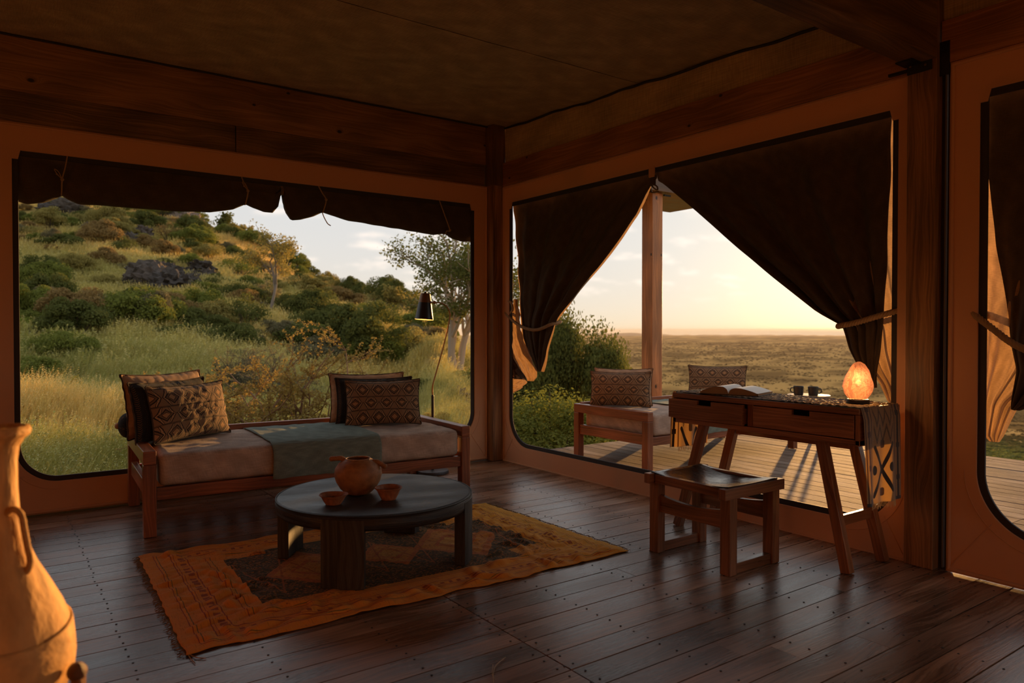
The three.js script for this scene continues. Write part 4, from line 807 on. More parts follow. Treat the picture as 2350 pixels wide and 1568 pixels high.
// ---------------------------------------------------------------- land: heights by azimuth (degrees) and distance (metres) from the tent
const LR = [0, 5, 9, 13, 20, 30, 45, 65, 90, 120, 170, 300, 600, 900, 1500];
const LAND = [
  [-180, -.5, -.5, -.6, -.8, -.6, .3, 2, 5, 9, 14, 18, 20, -40, -110, -150],
  [-60, -.5, -.5, -.7, -.9, -.6, .6, 3.0, 7.4, 14, 22, 30, 34, -30, -100, -150],
  [5, -.5, -.5, -.7, -.9, -.6, .6, 3.0, 7.2, 13.2, 20, 28, 30, -40, -110, -150],
  [11, -.5, -.5, -.7, -.9, -.7, .5, 2.8, 6.8, 12.4, 18.2, 18, 6, -50, -115, -150],
  [14, -.5, -.5, -.75, -1, -.8, .3, 2.5, 6.2, 11.2, 15.6, 12, 0, -60, -120, -150],
  [17, -.5, -.5, -.8, -1.1, -.9, .1, 2.2, 5.6, 10.1, 11.6, 7, -8, -65, -120, -150],
  [19.5, -.5, -.5, -.85, -1.2, -1, -.1, 1.8, 4.9, 7.3, 6.5, 0, -15, -70, -122, -150],
  [21.5, -.5, -.5, -.9, -1.3, -1.1, -.3, 1.5, 4.2, 5.8, 4, -4, -20, -75, -125, -150],
  [24, -.5, -.5, -.9, -1.4, -1.3, -.5, 1.1, 3.4, 4.2, 1.5, -8, -30, -80, -125, -150],
  [27, -.6, -.6, -1, -1.5, -1.5, -.8, .6, 2.4, 2.6, -2, -14, -40, -85, -125, -150],
  [30, -.6, -.6, -1.1, -1.3, -.7, .3, .6, .4, -1, -8, -24, -55, -90, -125, -150],
  [33, -.7, -.7, -1.2, -1.6, -1.4, -.8, -1.0, -2.4, -7, -16, -30, -55, -90, -125, -150],
  [37, -.8, -.8, -1.4, -2.0, -2.6, -3.4, -5.5, -9, -14, -20, -28, -50, -85, -115, -150],
  [42, -1, -1, -1.7, -2.4, -3.6, -5.5, -8.5, -12.5, -17, -21.5, -28, -46, -82, -108, -150],
  [50, -1.2, -1.3, -2.2, -3.2, -4.8, -7.2, -10.2, -13.8, -17.8, -22, -28, -45, -80, -105, -150],
  [70, -1.4, -1.4, -2.4, -3.4, -5, -7.5, -10.5, -14, -18, -22, -28, -45, -80, -105, -150],
  [110, -1.2, -1.2, -2, -3, -4.5, -6.5, -9, -12, -15, -18, -22, -35, -70, -100, -150],
  [180, -.5, -.5, -.6, -.8, -.6, .3, 2, 5, 9, 14, 18, 20, -40, -110, -150],
];
function landSmooth(az, r) {
  let i = 0; while (i < LAND.length - 2 && LAND[i + 1][0] <= az) i++;
  let j = 0; while (j < LR.length - 2 && LR[j + 1] <= r) j++;
  const ta = clamp((az - LAND[i][0]) / (LAND[i + 1][0] - LAND[i][0])), tr = clamp((r - LR[j]) / (LR[j + 1] - LR[j]));
  const s = ta * ta * (3 - 2 * ta) * 0.5 + ta * 0.5;
  return lerp(lerp(LAND[i][j + 1], LAND[i][j + 2], tr), lerp(LAND[i + 1][j + 1], LAND[i + 1][j + 2], tr), s);
}
function landY(x, z) {
  const r = Math.hypot(x, z), az = (Math.atan2(x, -z) * 180) / Math.PI;
  const a = smooth(7, 26, r) * smooth(2500, 400, r);
  return landSmooth(az, r) + a * (0.30 * n2(x * 0.11, z * 0.11) + 0.14 * n2(x * 0.37 + 4, z * 0.37) + smooth(40, 90, r) * 0.55 * n2(x * 0.055 + 9, z * 0.055)) + 0.42 * Math.exp(-(((r - 15.4) / 1.9) ** 2)) * smooth(16, 8, az) * smooth(-30, -5, az) + smooth(200, 900, r) * smooth(9000, 2500, r) * 0.5 * n2(x * 0.004, z * 0.004);
}
const polar = (az, r) => { const x = Math.sin(R(az)) * r, z = -Math.cos(R(az)) * r; return [x, landY(x, z), z]; };
const dryness = (x, z) => clamp(0.42 + 0.55 * fbm(x * 0.035 + 3, z * 0.035, 4) + 0.22 * smooth(38, 70, Math.hypot(x, z)));
{
  const A = [], RR = []; for (let a = -180; a < -20; a += 5) A.push(a); for (let a = -20; a < 80; a += 0.6) A.push(a); for (let a = 80; a <= 180; a += 5) A.push(a);
  for (let r = 4.2; r < 22000; r *= r < 150 ? 1.035 : 1.07) RR.push(r); RR.push(22000);
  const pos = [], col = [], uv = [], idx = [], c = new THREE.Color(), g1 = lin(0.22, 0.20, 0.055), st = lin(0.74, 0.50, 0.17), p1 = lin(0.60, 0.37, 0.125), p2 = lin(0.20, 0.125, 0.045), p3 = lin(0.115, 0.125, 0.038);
  for (const r of RR) for (const a of A) {
    const x = Math.sin(R(a)) * r, z = -Math.cos(R(a)) * r; pos.push(x, landY(x, z), z); uv.push(x / 9, z / 9);
    const d = dryness(x, z); c.copy(g1).lerp(st, d);
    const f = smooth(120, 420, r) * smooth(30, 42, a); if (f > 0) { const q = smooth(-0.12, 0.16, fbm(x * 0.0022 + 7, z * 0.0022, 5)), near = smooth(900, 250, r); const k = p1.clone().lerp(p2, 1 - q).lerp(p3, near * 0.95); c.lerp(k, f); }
    col.push(c.r, c.g, c.b);
  }
  const n = A.length; for (let j = 0; j + 1 < RR.length; j++) for (let i = 0; i + 1 < n; i++) { const a = j * n + i, b = a + 1, d = a + n, e = d + 1; idx.push(a, b, e, a, e, d); }
  const g = new THREE.BufferGeometry(); g.setAttribute('position', new THREE.Float32BufferAttribute(pos, 3)); g.setAttribute('color', new THREE.Float32BufferAttribute(col, 3)); g.setAttribute('uv', new THREE.Float32BufferAttribute(uv, 2)); g.setIndex(idx); g.computeVertexNormals();
  const soil = phys({ vertexColors: true, specularIntensity: 0, color: lin(1, 1, 1), roughness: 1, map: MOTTLE, bumpMap: CRUMPLE, bumpScale: 0.05 });
  const gr = mesh('ground', g, soil); tag(gr, 'grassy hillside and wide plain outside the tent', null, null, 'structure');
  const H = []; // far ridges
  const hp = [], hi = []; const hn = 160; for (let i = 0; i <= hn; i++) { const a = lerp(34, 80, i / hn), h = Math.max(0, 20 + 85 * Math.max(0, n2(a * 0.16, 2)) + 60 * Math.exp(-(((a - 44.5) / 2.2) ** 2)) + 14 * n2(a * 0.9, 5)); for (const [r, y] of [[20500, -152], [21200, -150 + h * 0.8], [21600, -150 + h], [22600, -152]]) hp.push(Math.sin(R(a)) * r, y, -Math.cos(R(a)) * r); }
  for (let i = 0; i < hn; i++) for (let k = 0; k < 3; k++) { const a = i * 4 + k, b = a + 1, d = a + 4, e = d + 1; hi.push(a, d, e, a, e, b); }
  const hg = new THREE.BufferGeometry(); hg.setAttribute('position', new THREE.Float32BufferAttribute(hp, 3)); hg.setIndex(hi); hg.computeVertexNormals();
  tag(mesh('hills', hg, std({ color: lin(0.28, 0.2, 0.12), roughness: 1, side: THREE.DoubleSide })), 'low hazy hills on the horizon', null, null, 'structure');
}
// ---------------------------------------------------------------- leaves, bushes, trees, rocks, grass
const leafMat = (r, g, b, t = 0.42) => phys({ color: lin(r, g, b), roughness: 0.9, specularIntensity: 0.15, side: THREE.DoubleSide, transmission: t, thickness: 0 });
const L = {
  dark: leafMat(0.145, 0.16, 0.040), green: leafMat(0.21, 0.235, 0.045), fresh: leafMat(0.33, 0.39, 0.06), olive: leafMat(0.36, 0.305, 0.09), gold: leafMat(0.5, 0.36, 0.09), grey: leafMat(0.22, 0.195, 0.10), rust: leafMat(0.33, 0.225, 0.08),
};
const bark = std({ color: lin(0.33, 0.27, 0.21), roughness: 0.95, map: rep(MOTTLE, 1, 2), bumpMap: rep(CRUMPLE, 1, 2), bumpScale: 0.01 }), twig = std({ color: lin(0.11, 0.078, 0.05), roughness: 0.95 });
class Tris {
  constructor() { this.p = []; }
  leaf(c, n, s, rnd, long = 1.7) { // folded diamond
    const a = new THREE.Vector3(rnd() - 0.5, rnd() - 0.5, rnd() - 0.5); a.addScaledVector(n, -a.dot(n)).normalize(); const b = new THREE.Vector3().crossVectors(n, a);
    const q = [a.clone().multiplyScalar(s * long * 0.5), b.clone().multiplyScalar(s * 0.5).addScaledVector(n, s * 0.14), a.clone().multiplyScalar(-s * long * 0.5), b.clone().multiplyScalar(-s * 0.5).addScaledVector(n, s * 0.14)].map((v) => v.add(c));
    for (const i of [0, 1, 2, 0, 2, 3]) this.p.push(q[i].x, q[i].y, q[i].z);
  }
  limb(pts, r0, r1, k = 5) {
    const rings = pts.map((p, i) => { const d = (pts[i + 1] ?? p).clone().sub(pts[i - 1] ?? p).normalize(), x = new THREE.Vector3(0.3, 0.2, 0.9).cross(d).normalize(), y = new THREE.Vector3().crossVectors(d, x), r = lerp(r0, r1, i / (pts.length - 1)); return Array.from({ length: k }, (_, j) => p.clone().addScaledVector(x, Math.cos(j / k * 6.2832) * r).addScaledVector(y, Math.sin(j / k * 6.2832) * r)); });
    for (let i = 0; i + 1 < rings.length; i++) for (let j = 0; j < k; j++) { const a = rings[i][j], b = rings[i][(j + 1) % k], c = rings[i + 1][(j + 1) % k], d = rings[i + 1][j]; for (const v of [a, b, c, a, c, d]) this.p.push(v.x, v.y, v.z); }
  }
  build() { const g = new THREE.BufferGeometry(); g.setAttribute('position', new THREE.Float32BufferAttribute(this.p, 3)); g.setAttribute('uv', new THREE.Float32BufferAttribute(new Float32Array(this.p.length / 3 * 2), 2)); g.computeVertexNormals(); return g; }
}
const rv = (rnd) => { const z = rnd() * 2 - 1, a = rnd() * 6.2832, s = Math.sqrt(1 - z * z); return new THREE.Vector3(s * Math.cos(a), z, s * Math.sin(a)); };
// a bush of radius 1 standing on the ground: lobes of leaves on a few stems
function bushGeo(seed, { lobes = 16, leaves = 110, size = 0.085, h = 0.85, spread = 1, stems = 9, ragged = 0 }) {
  const rnd = mulberry(seed), lf = new Tris(), st = new Tris(), O = new THREE.Vector3();
  for (let i = 0; i < lobes; i++) {
    const a = rnd() * 6.2832, rr = Math.sqrt(rnd()) * (0.68 + 0.25 * ragged * rnd()) * spread, c = new THREE.Vector3(Math.cos(a) * rr, 0.14 + h * (0.25 + 0.5 * rnd()) * (1.15 - rr * 0.7), Math.sin(a) * rr), R0 = ragged ? 0.10 + 0.30 * rnd() * rnd() + 0.06 : 0.20 + rnd() * 0.22;
    for (let k = 0; k < leaves; k++) { const d = rv(rnd); if (d.y < -0.45) d.y *= -1; const s = R0 * (0.35 + 0.8 * Math.pow(rnd(), 0.6)); const p = c.clone().add(new THREE.Vector3(d.x * s, d.y * s * 0.85, d.z * s)); if (p.y < 0.01) continue; lf.leaf(p, d.add(rv(rnd).multiplyScalar(0.9)).normalize(), size * (0.6 + 0.8 * rnd()), rnd); }
    if (i < stems) st.limb([O.clone().add(new THREE.Vector3(c.x * 0.12, -0.1, c.z * 0.12)), c.clone().multiplyScalar(0.5), c.clone().add(new THREE.Vector3(0, R0 * 0.7, 0))], 0.022, 0.006, 4);
  }
  return { leaves: lf.build(), stems: st.build() };
}
const BUSH = [bushGeo(101, { lobes: 24, leaves: 480, size: 0.036, ragged: 1 }), bushGeo(102, { lobes: 22, leaves: 480, size: 0.036, h: 1.1, ragged: 1 }), bushGeo(103, { lobes: 30, leaves: 380, size: 0.036, h: 0.75, ragged: 1 }), bushGeo(104, { lobes: 20, leaves: 420, size: 0.034, h: 1.35, spread: 0.85, ragged: 1 })];
const SPARSE = bushGeo(105, { lobes: 18, leaves: 110, size: 0.042, h: 1.1, stems: 16 });
let bushN = 0;
function bush(az, r, rad, hk, mat, label, group, form, name = 'bush') {
  const f = form ?? BUSH[bushN % 4]; const [x, y, z] = polar(az, r), o = thing(name, label, 'bush', [x, y - 0.05 * rad, z], (bushN * 2.399) % 6.28, group); bushN++;
  part('foliage', f.leaves, mat, o); part('stem', f.stems, twig, o); o.scale.set(rad, rad * hk, rad); return o;
}
// thorny bush with visible arching twigs
function thornBush(seed, n, spread, height, leafS, per) {
  const rnd = mulberry(seed), lf = new Tris(), st = new Tris();
  const grow = (p, d, len, r, depth) => {
    const pts = [p.clone()], q = p.clone(), dd = d.clone(); for (let i = 0; i < 4; i++) { dd.add(rv(rnd).multiplyScalar(0.22)).normalize(); dd.y += depth < 2 ? 0.02 : -0.03; q.addScaledVector(dd, len / 4); pts.push(q.clone()); }
    st.limb(pts, r, r * 0.55, depth < 2 ? 5 : 4);
    if (depth >= 2) for (const b of pts.slice(1)) for (let k = 0; k < per; k++) { const v = rv(rnd); lf.leaf(b.clone().addScaledVector(v, leafS * (0.5 + 1.2 * rnd())), rv(rnd), leafS * (0.6 + 0.7 * rnd()), rnd, 1.5); }
    if (depth < 3) { const m = depth ? 4 : 5; for (let k = 0; k < m; k++) { const b = pts[1 + Math.floor(rnd() * 4)] , nd = dd.clone().add(rv(rnd).multiplyScalar(0.9)).normalize(); if (nd.y < -0.1) nd.y *= -0.5; grow(b, nd, len * (0.45 + 0.25 * rnd()), r * 0.55, depth + 1); } }
  };
  for (let i = 0; i < n; i++) { const a = rnd() * 6.2832, t = 0.25 + 0.75 * rnd(); grow(new THREE.Vector3(Math.cos(a) * 0.08, -0.05, Math.sin(a) * 0.08), new THREE.Vector3(Math.cos(a) * t * spread, height * (1.1 - 0.5 * t), Math.sin(a) * t * spread).normalize(), 0.7 + 0.3 * rnd(), 0.018, 0); }
  return { leaves: lf.build(), stems: st.build() };
}
// tree of unit height: starts = [[x, z lean], ...] trunks; leaves gather on the outer twigs
function treeGeo(seed, { trunks, levels = 4, len = 0.33, r = 0.03, leaf = 0.02, per = 26, puff = 0.05, up = 0.25, droop = 0, split = 3, spreadA = 0.75, flat = 0 }) {
  const rnd = mulberry(seed), lf = new Tris(), st = new Tris();
  const grow = (p, d, l, rad, depth) => {
    const pts = [p.clone()], q = p.clone(), dd = d.clone();
    for (let i = 0; i < 4; i++) { dd.add(rv(rnd).multiplyScalar(0.16)); dd.y += up * 0.12 - (depth > 2 ? droop : 0); dd.normalize(); q.addScaledVector(dd, l / 4); pts.push(q.clone()); }
    st.limb(pts, rad, rad * 0.66, depth < 2 ? 8 : 5);
    if (depth >= levels - 1) for (const b of [pts[2], pts[3], pts[4]]) { const c = b.clone().addScaledVector(rv(rnd), puff * 0.6); for (let k = 0; k < per / 3; k++) { const v = rv(rnd), s = puff * Math.cbrt(rnd()); lf.leaf(new THREE.Vector3(c.x + v.x * s, c.y + v.y * s * (1 - flat), c.z + v.z * s), rv(rnd), leaf * (0.6 + 0.8 * rnd()), rnd, 1.6); } }
    if (depth < levels) for (let k = 0; k < split; k++) { const nd = dd.clone().add(rv(rnd).multiplyScalar(spreadA)).normalize(); if (nd.y < 0) nd.y *= -0.4; grow(pts[k === 0 ? 4 : 2 + Math.floor(rnd() * 3)], nd.normalize(), l * (0.60 + 0.22 * rnd()), rad * (k === 0 ? 0.64 : 0.5), depth + 1); }
  };
  for (const [x, z, lx, lz, k, rk] of trunks) grow(new THREE.Vector3(x, -0.03, z), new THREE.Vector3(lx, 1, lz).normalize(), len * k, r * rk, 0);
  return { leaves: lf.build(), wood: st.build() };
}
function tree(az, r, h, geo, mat, label, bk = bark, turn = 0, wide = 1) {
  const [x, y, z] = polar(az, r), o = thing('tree', label, 'tree', [x, y, z], turn);
  part('trunk', geo.wood, bk, o); part('foliage', geo.leaves, mat, o); o.scale.set(h * wide, h, h * wide); return o;
}
const barkUV = (m) => m;
// rocks: five shapes
const ROCK = [0, 1, 2, 3, 4].map((s) => { const g = mergeVertices(new THREE.IcosahedronGeometry(1, 5).deleteAttribute('normal')), p = g.attributes.position, v = new THREE.Vector3(); for (let i = 0; i < p.count; i++) { v.fromBufferAttribute(p, i).normalize(); const q = Math.abs(n3(v.x * 1.5 + s * 9, v.y * 1.5, v.z * 1.5)), e = n3(v.x * 4 + s, v.y * 4, v.z * 4), k = 0.72 + 0.45 * q + 0.13 * e + 0.05 * n3(v.x * 11, v.y * 11, v.z * 11 + s); p.setXYZ(i, v.x * k * 1.15, v.y * k * 0.8, v.z * k); } const n = toCreasedNormals(g, 0.6); n.computeBoundingBox(); return n; });
const rockMat = [[0.10, 0.078, 0.058], [0.13, 0.10, 0.078], [0.075, 0.06, 0.048], [0.25, 0.185, 0.135]].map((c) => std({ color: lin(...c), roughness: 0.95, map: rep(MOTTLE, 3, 3), bumpMap: rep(CRUMPLE, 4, 4), bumpScale: 0.08 }));
let rockN = 0;
function rock(az, r, s, label, group, m = 0) {
  const [x, y, z] = polar(az, r), k = rockN++, o = mesh('rock', ROCK[k % 5], rockMat[m]); tag(o, label, 'rock', group);
  o.position.set(x, y + s * 0.38, z); o.rotation.set((k * 0.7) % 0.5, (k * 2.4) % 6.28, (k * 1.1) % 0.4); o.scale.set(s * (1 + 0.3 * ((k * 0.37) % 1)), s * (0.75 + 0.4 * ((k * 0.61) % 1)), s); return o;
}

// ---------------------------------------------------------------- planting the hillside
// single bushes near enough to tell apart: azimuth, distance, radius, height factor, leaves, label
for (const [az, r, rad, hk, m, label] of [
  [8.7, 35, 2.0, 0.95, L.dark, 'big dark green bush in the middle of the hillside left of the daybed cushions'],
  [13.4, 36, 1.35, 1.05, L.olive, 'olive bush right of the big dark bush on the hillside'],
  [4.4, 25, 1.05, 1.15, L.green, 'green shrub in the grass at the left of the opening'],
  [2.6, 22, 1.0, 0.8, L.green, 'low green shrub in front of the green shrub at left'],
  [2.7, 30.5, 0.75, 0.6, L.grey, 'small dark scrub in the pale grass at the far left'],
  [3.9, 30, 0.5, 0.6, L.grey, 'smallest dark scrub right of the dark scrub at far left'],
  [1.7, 32, 0.75, 1.1, L.fresh, 'yellow green bush at the left frame of the opening'],
  [24.4, 30.5, 2.25, 1.05, L.dark, 'largest dark bush below the skyline left of the floor lamp'],
  [23.2, 34, 1.7, 1.35, L.olive, 'tall olive bush behind the largest dark bush'],
  [27.3, 33, 1.6, 1.0, L.olive, 'rounded olive bush just left of the lamp shade'],
  [20.5, 29, 1.2, 0.95, L.grey, 'grey green bush in the middle of the slope above the right cushions'],
  [17.8, 33.5, 1.3, 0.8, L.grey, 'grey bush below the slender hillside tree'],
  [15.3, 24.5, 0.9, 0.9, L.grey, 'grey spiky scrub behind the thorn bush'],
  [31.9, 10.6, 0.62, 1.1, L.fresh, 'bright green bush beside the right frame of the left opening'],
  [33.4, 9.4, 0.72, 1.0, L.green, 'leafy green bush hidden partly by the corner post'],
  [29.8, 15, 0.55, 0.9, L.gold, 'golden tuft bush behind the floor lamp pole'],
  [28.6, 22, 1.0, 0.8, L.dark, 'dark bush in front of the pale barked tree'],
  [32.0, 23, 1.2, 0.8, L.green, 'green bush right of the pale barked tree'],
  [48.2, 34, 2.0, 1.25, L.green, 'green bush behind the deck right of the pine post'],
  [49.9, 36, 1.7, 1.0, L.fresh, 'light green bush behind the far deck cushion'],
  [43.3, 26, 1.1, 1.15, L.fresh, 'yellow green shrub behind the near deck cushion'],
  [45.0, 30, 1.2, 0.9, L.dark, 'dark shrub behind the pine deck post'],
]) bush(az, r, rad, hk, m, label);
{
  // the dense fine leaved bush next to the deck, and the thorn bush below the left opening
  const dense = bushGeo(201, { lobes: 60, leaves: 620, size: 0.019, h: 0.95, spread: 1.15, stems: 30 });
  const b = bush(38.6, 9.1, 1.35, 0.92, L.green, 'dense fine leaved green bush beside the deck under the left curtain', null, dense); b.position.y = -0.95; b.scale.set(1.45, 1.2, 1.45);
  const th = thornBush(202, 17, 1.25, 0.9, 0.016, 8), [x, y, z] = polar(18.3, 10.4), o = thing('thorn_bush', 'spreading thorn bush with golden leaves just outside behind the daybed', 'bush', [x, y, z], 0.4);
  part('foliage', th.leaves, leafMat(0.38, 0.275, 0.075), o); part('stem', th.stems, std({ color: lin(0.22, 0.12, 0.06), roughness: 0.95 }), o); o.scale.set(1.55, 1.35, 1.55);
  const th2 = thornBush(203, 10, 1.0, 1.1, 0.02, 3), p2 = polar(17.2, 20.5), o2 = thing('thorn_bush', 'bare grey thorn scrub behind the golden thorn bush', 'bush', p2, 1.4);
  part('foliage', th2.leaves, L.grey, o2); part('stem', th2.stems, std({ color: lin(0.08, 0.07, 0.06), roughness: 0.95 }), o2); o2.scale.set(1.5, 1.3, 1.5);
  const yl = thornBush(204, 9, 0.7, 1.3, 0.035, 5), p3 = polar(3.6, 17.8), o3 = thing('thorn_bush', 'small bright yellow plant in the golden grass left of the cushions', 'plant', p3, 0.4);
  part('foliage', yl.leaves, leafMat(0.55, 0.42, 0.06), o3); part('stem', yl.stems, twig, o3); o3.scale.set(0.55, 0.42, 0.55);

  const pale = treeGeo(301, { trunks: [[-0.02, 0, -0.30, 0.1, 1.15, 1], [0.02, 0.01, 0.08, -0.1, 1.2, 1.1], [0.05, 0, 0.55, 0.1, 1.0, 0.85], [0.0, 0.02, -0.05, 0.3, 0.9, 0.7]], levels: 4, len: 0.43, r: 0.032, leaf: 0.0135, per: 42, puff: 0.060, split: 3, spreadA: 0.72 });
  tree(31.0, 25.5, 4.6, pale, L.dark, 'large tree with pale grey trunks right of the floor lamp', std({ color: lin(0.40, 0.33, 0.26), roughness: 0.9, bumpMap: CRUMPLE, bumpScale: 0.01 }), 0.35, 1.02);
  const slim = treeGeo(302, { trunks: [[0, 0, 0.06, 0, 1.25, 1]], levels: 4, len: 0.36, r: 0.022, leaf: 0.016, per: 30, puff: 0.06, split: 3, spreadA: 0.95, flat: 0.4 });
  tree(17.4, 42.5, 4.8, slim, L.olive, 'slender tree with pale trunk standing on the hillside', bark, 0.8, 1.0);
  const dn = treeGeo(303, { trunks: [[0, 0, 0.05, 0.05, 0.85, 1], [0.03, 0.02, 0.25, -0.1, 0.75, 0.8], [-0.03, 0, -0.25, 0.1, 0.75, 0.8]], levels: 4, len: 0.38, r: 0.03, leaf: 0.0125, per: 160, puff: 0.085, split: 3, spreadA: 0.85 });
  tree(39.3, 17.5, 5.5, dn, L.dark, 'dark dense tree behind the left curtain above the deck', twig, 1.9, 0.5);
  const sk = treeGeo(304, { trunks: [[0, 0, 0.2, 0.1, 0.9, 1], [0.02, 0, -0.4, 0, 0.8, 0.8]], levels: 3, len: 0.40, r: 0.022, leaf: 0.05, per: 16, puff: 0.09, split: 3, spreadA: 0.9 });
  tree(14.6, 108, 4.2, sk, L.dark, 'first small tree on the skyline right of the rocky outcrop', twig, 0.4);
  tree(15.6, 104, 3.4, sk, L.olive, 'second small tree on the skyline right of the rocky outcrop', twig, 2.2);
  tree(26.0, 62, 3.2, sk, L.olive, 'small tree on the low skyline left of the lamp shade', twig, 3.0);
}
{
  // shrubs of the upper slope, the same kind again and again
  const rnd = mulberry(51), mats = [L.dark, L.olive, L.dark, L.grey, L.green, L.rust, L.dark, L.green], kinds = ['dark green', 'olive', 'dark green', 'grey', 'green', 'brownish', 'dark green', 'green'];
  const spots = []; let tries = 0;
  while (spots.length < 440 && tries++ < 9000) {
    const az = -7 + rnd() * 37, r = 30 + 96 * Math.pow(rnd(), 0.85), [x, , z] = polar(az, r);
    if (n2(x * 0.05 + 20, z * 0.05) < -0.15 && rnd() < 0.7) continue;
    if (az > 20 && r > 75) continue; if (Math.abs(az - 17.4) < 1.6 && r > 26 && r < 44) continue; if (Math.abs(az - 10.2) < 2.3 && r > 39 && r < 53) continue;
    spots.push([az, r, (0.45 + 1.15 * rnd() * rnd()) * (0.75 + r / 90), 0.7 + 0.6 * rnd(), Math.floor(rnd() * mats.length)]);
  }
  // the largest in view one by one, the rest as one mass
  spots.sort((a, b) => b[2] / b[1] - a[2] / a[1]);
  const rest = spots.splice(195), im = new THREE.InstancedMesh(BUSH[2].leaves, leafMat(1, 1, 1), rest.length), m4 = new THREE.Matrix4(), q4 = new THREE.Quaternion(); im.name = 'hillside_scrub';
  rest.forEach(([az, r, rad, hk, k], i) => { const [x, y, z] = polar(az, r); m4.compose(new THREE.Vector3(x, y - 0.05, z), q4.setFromAxisAngle(new THREE.Vector3(0, 1, 0), i * 2.4), new THREE.Vector3(rad, rad * hk, rad)); im.setMatrixAt(i, m4); im.setColorAt(i, mats[k].color); });
  im.castShadow = im.receiveShadow = true; tag(im, 'smaller scrub between the shrubs of the hillside', 'scrub', null, 'stuff'); scene.add(im);
  for (const [az, r, rad, hk, k] of spots) bush(az, r, rad, hk, mats[k], kinds[k] + ' shrub among many scattered over the upper hillside', kinds[k] + ' shrubs scattered over the upper hillside', rnd() < 0.25 ? SPARSE : undefined);
  for (let i = 0; i < 44; i++) { const az = 0.5 + rnd() * 26, r = 29 + rnd() * 19; if (Math.abs(az - 17.4) < 1.5) continue; const k = [0, 0, 4, 4, 3][Math.floor(rnd() * 5)]; bush(az, r, 0.8 + 1.0 * rnd(), 0.8 + 0.4 * rnd(), mats[k], kinds[k] + ' bush among many in the long grass of the middle slope', kinds[k] + ' bushes in the long grass of the middle slope'); }
  for (let i = 0; i < 26; i++) { const az = 18 + i * 0.42 + rnd() * 0.3; bush(az, lerp(92, 62, smooth(18, 28, az)) + rnd() * 8, 1.2 + rnd() * 1.2, 0.9 + rnd() * 0.5, rnd() < 0.6 ? L.dark : L.olive, 'bush along the skyline of the falling ridge', 'bushes along the skyline of the falling ridge'); }
  // rocks: outcrops and loose blocks
  const grp = (n, az, da, r, dr, s0, s1, label, group, m) => { for (let i = 0; i < n; i++) rock(az + (rnd() - 0.5) * da, r + (rnd() - 0.5) * dr, lerp(s0, s1, rnd() * rnd()), label, group, m ?? Math.floor(rnd() * 3)); };
  grp(18, 10.2, 3.6, 49, 5, 0.6, 1.5, 'dark boulder of the rock pile in the middle of the hillside', 'boulders of the rock pile in the middle of the hillside');
  grp(9, 12.6, 2.2, 57, 6, 0.4, 1.1, 'dark boulder above the middle rock pile', 'boulders above the middle rock pile');
  grp(10, 11.9, 1.8, 108, 8, 1.0, 2.6, 'boulder of the outcrop on the skyline', 'boulders of the outcrop on the skyline', 3);
  grp(8, 16.2, 2.2, 96, 8, 0.8, 2.0, 'boulder on the ridge left of the slender tree', 'boulders on the ridge left of the slender tree');
  grp(6, 18.6, 1.4, 90, 6, 0.9, 2.0, 'boulder on the ridge right of the slender tree', 'boulders on the ridge right of the slender tree');
  grp(8, 6.8, 4.5, 76, 10, 0.5, 1.3, 'grey rock in the grass of the upper left slope', 'rocks in the grass of the upper left slope');
  grp(8, 4.5, 3.5, 88, 12, 0.5, 1.4, 'grey rock high at the left under the rolled blind', 'rocks high at the left under the rolled blind');
  grp(10, 18.8, 3.4, 44, 8, 0.3, 0.8, 'dark rock below and right of the slender tree', 'dark rocks below and right of the slender tree');
  grp(12, 31.6, 2.4, 20, 5, 0.22, 0.55, 'pale rock below the pale barked tree', 'pale rocks below the pale barked tree', 3);
  grp(6, 48.4, 2.2, 33, 3, 0.4, 0.9, 'dark rock among the bushes behind the deck', 'dark rocks among the bushes behind the deck');
}
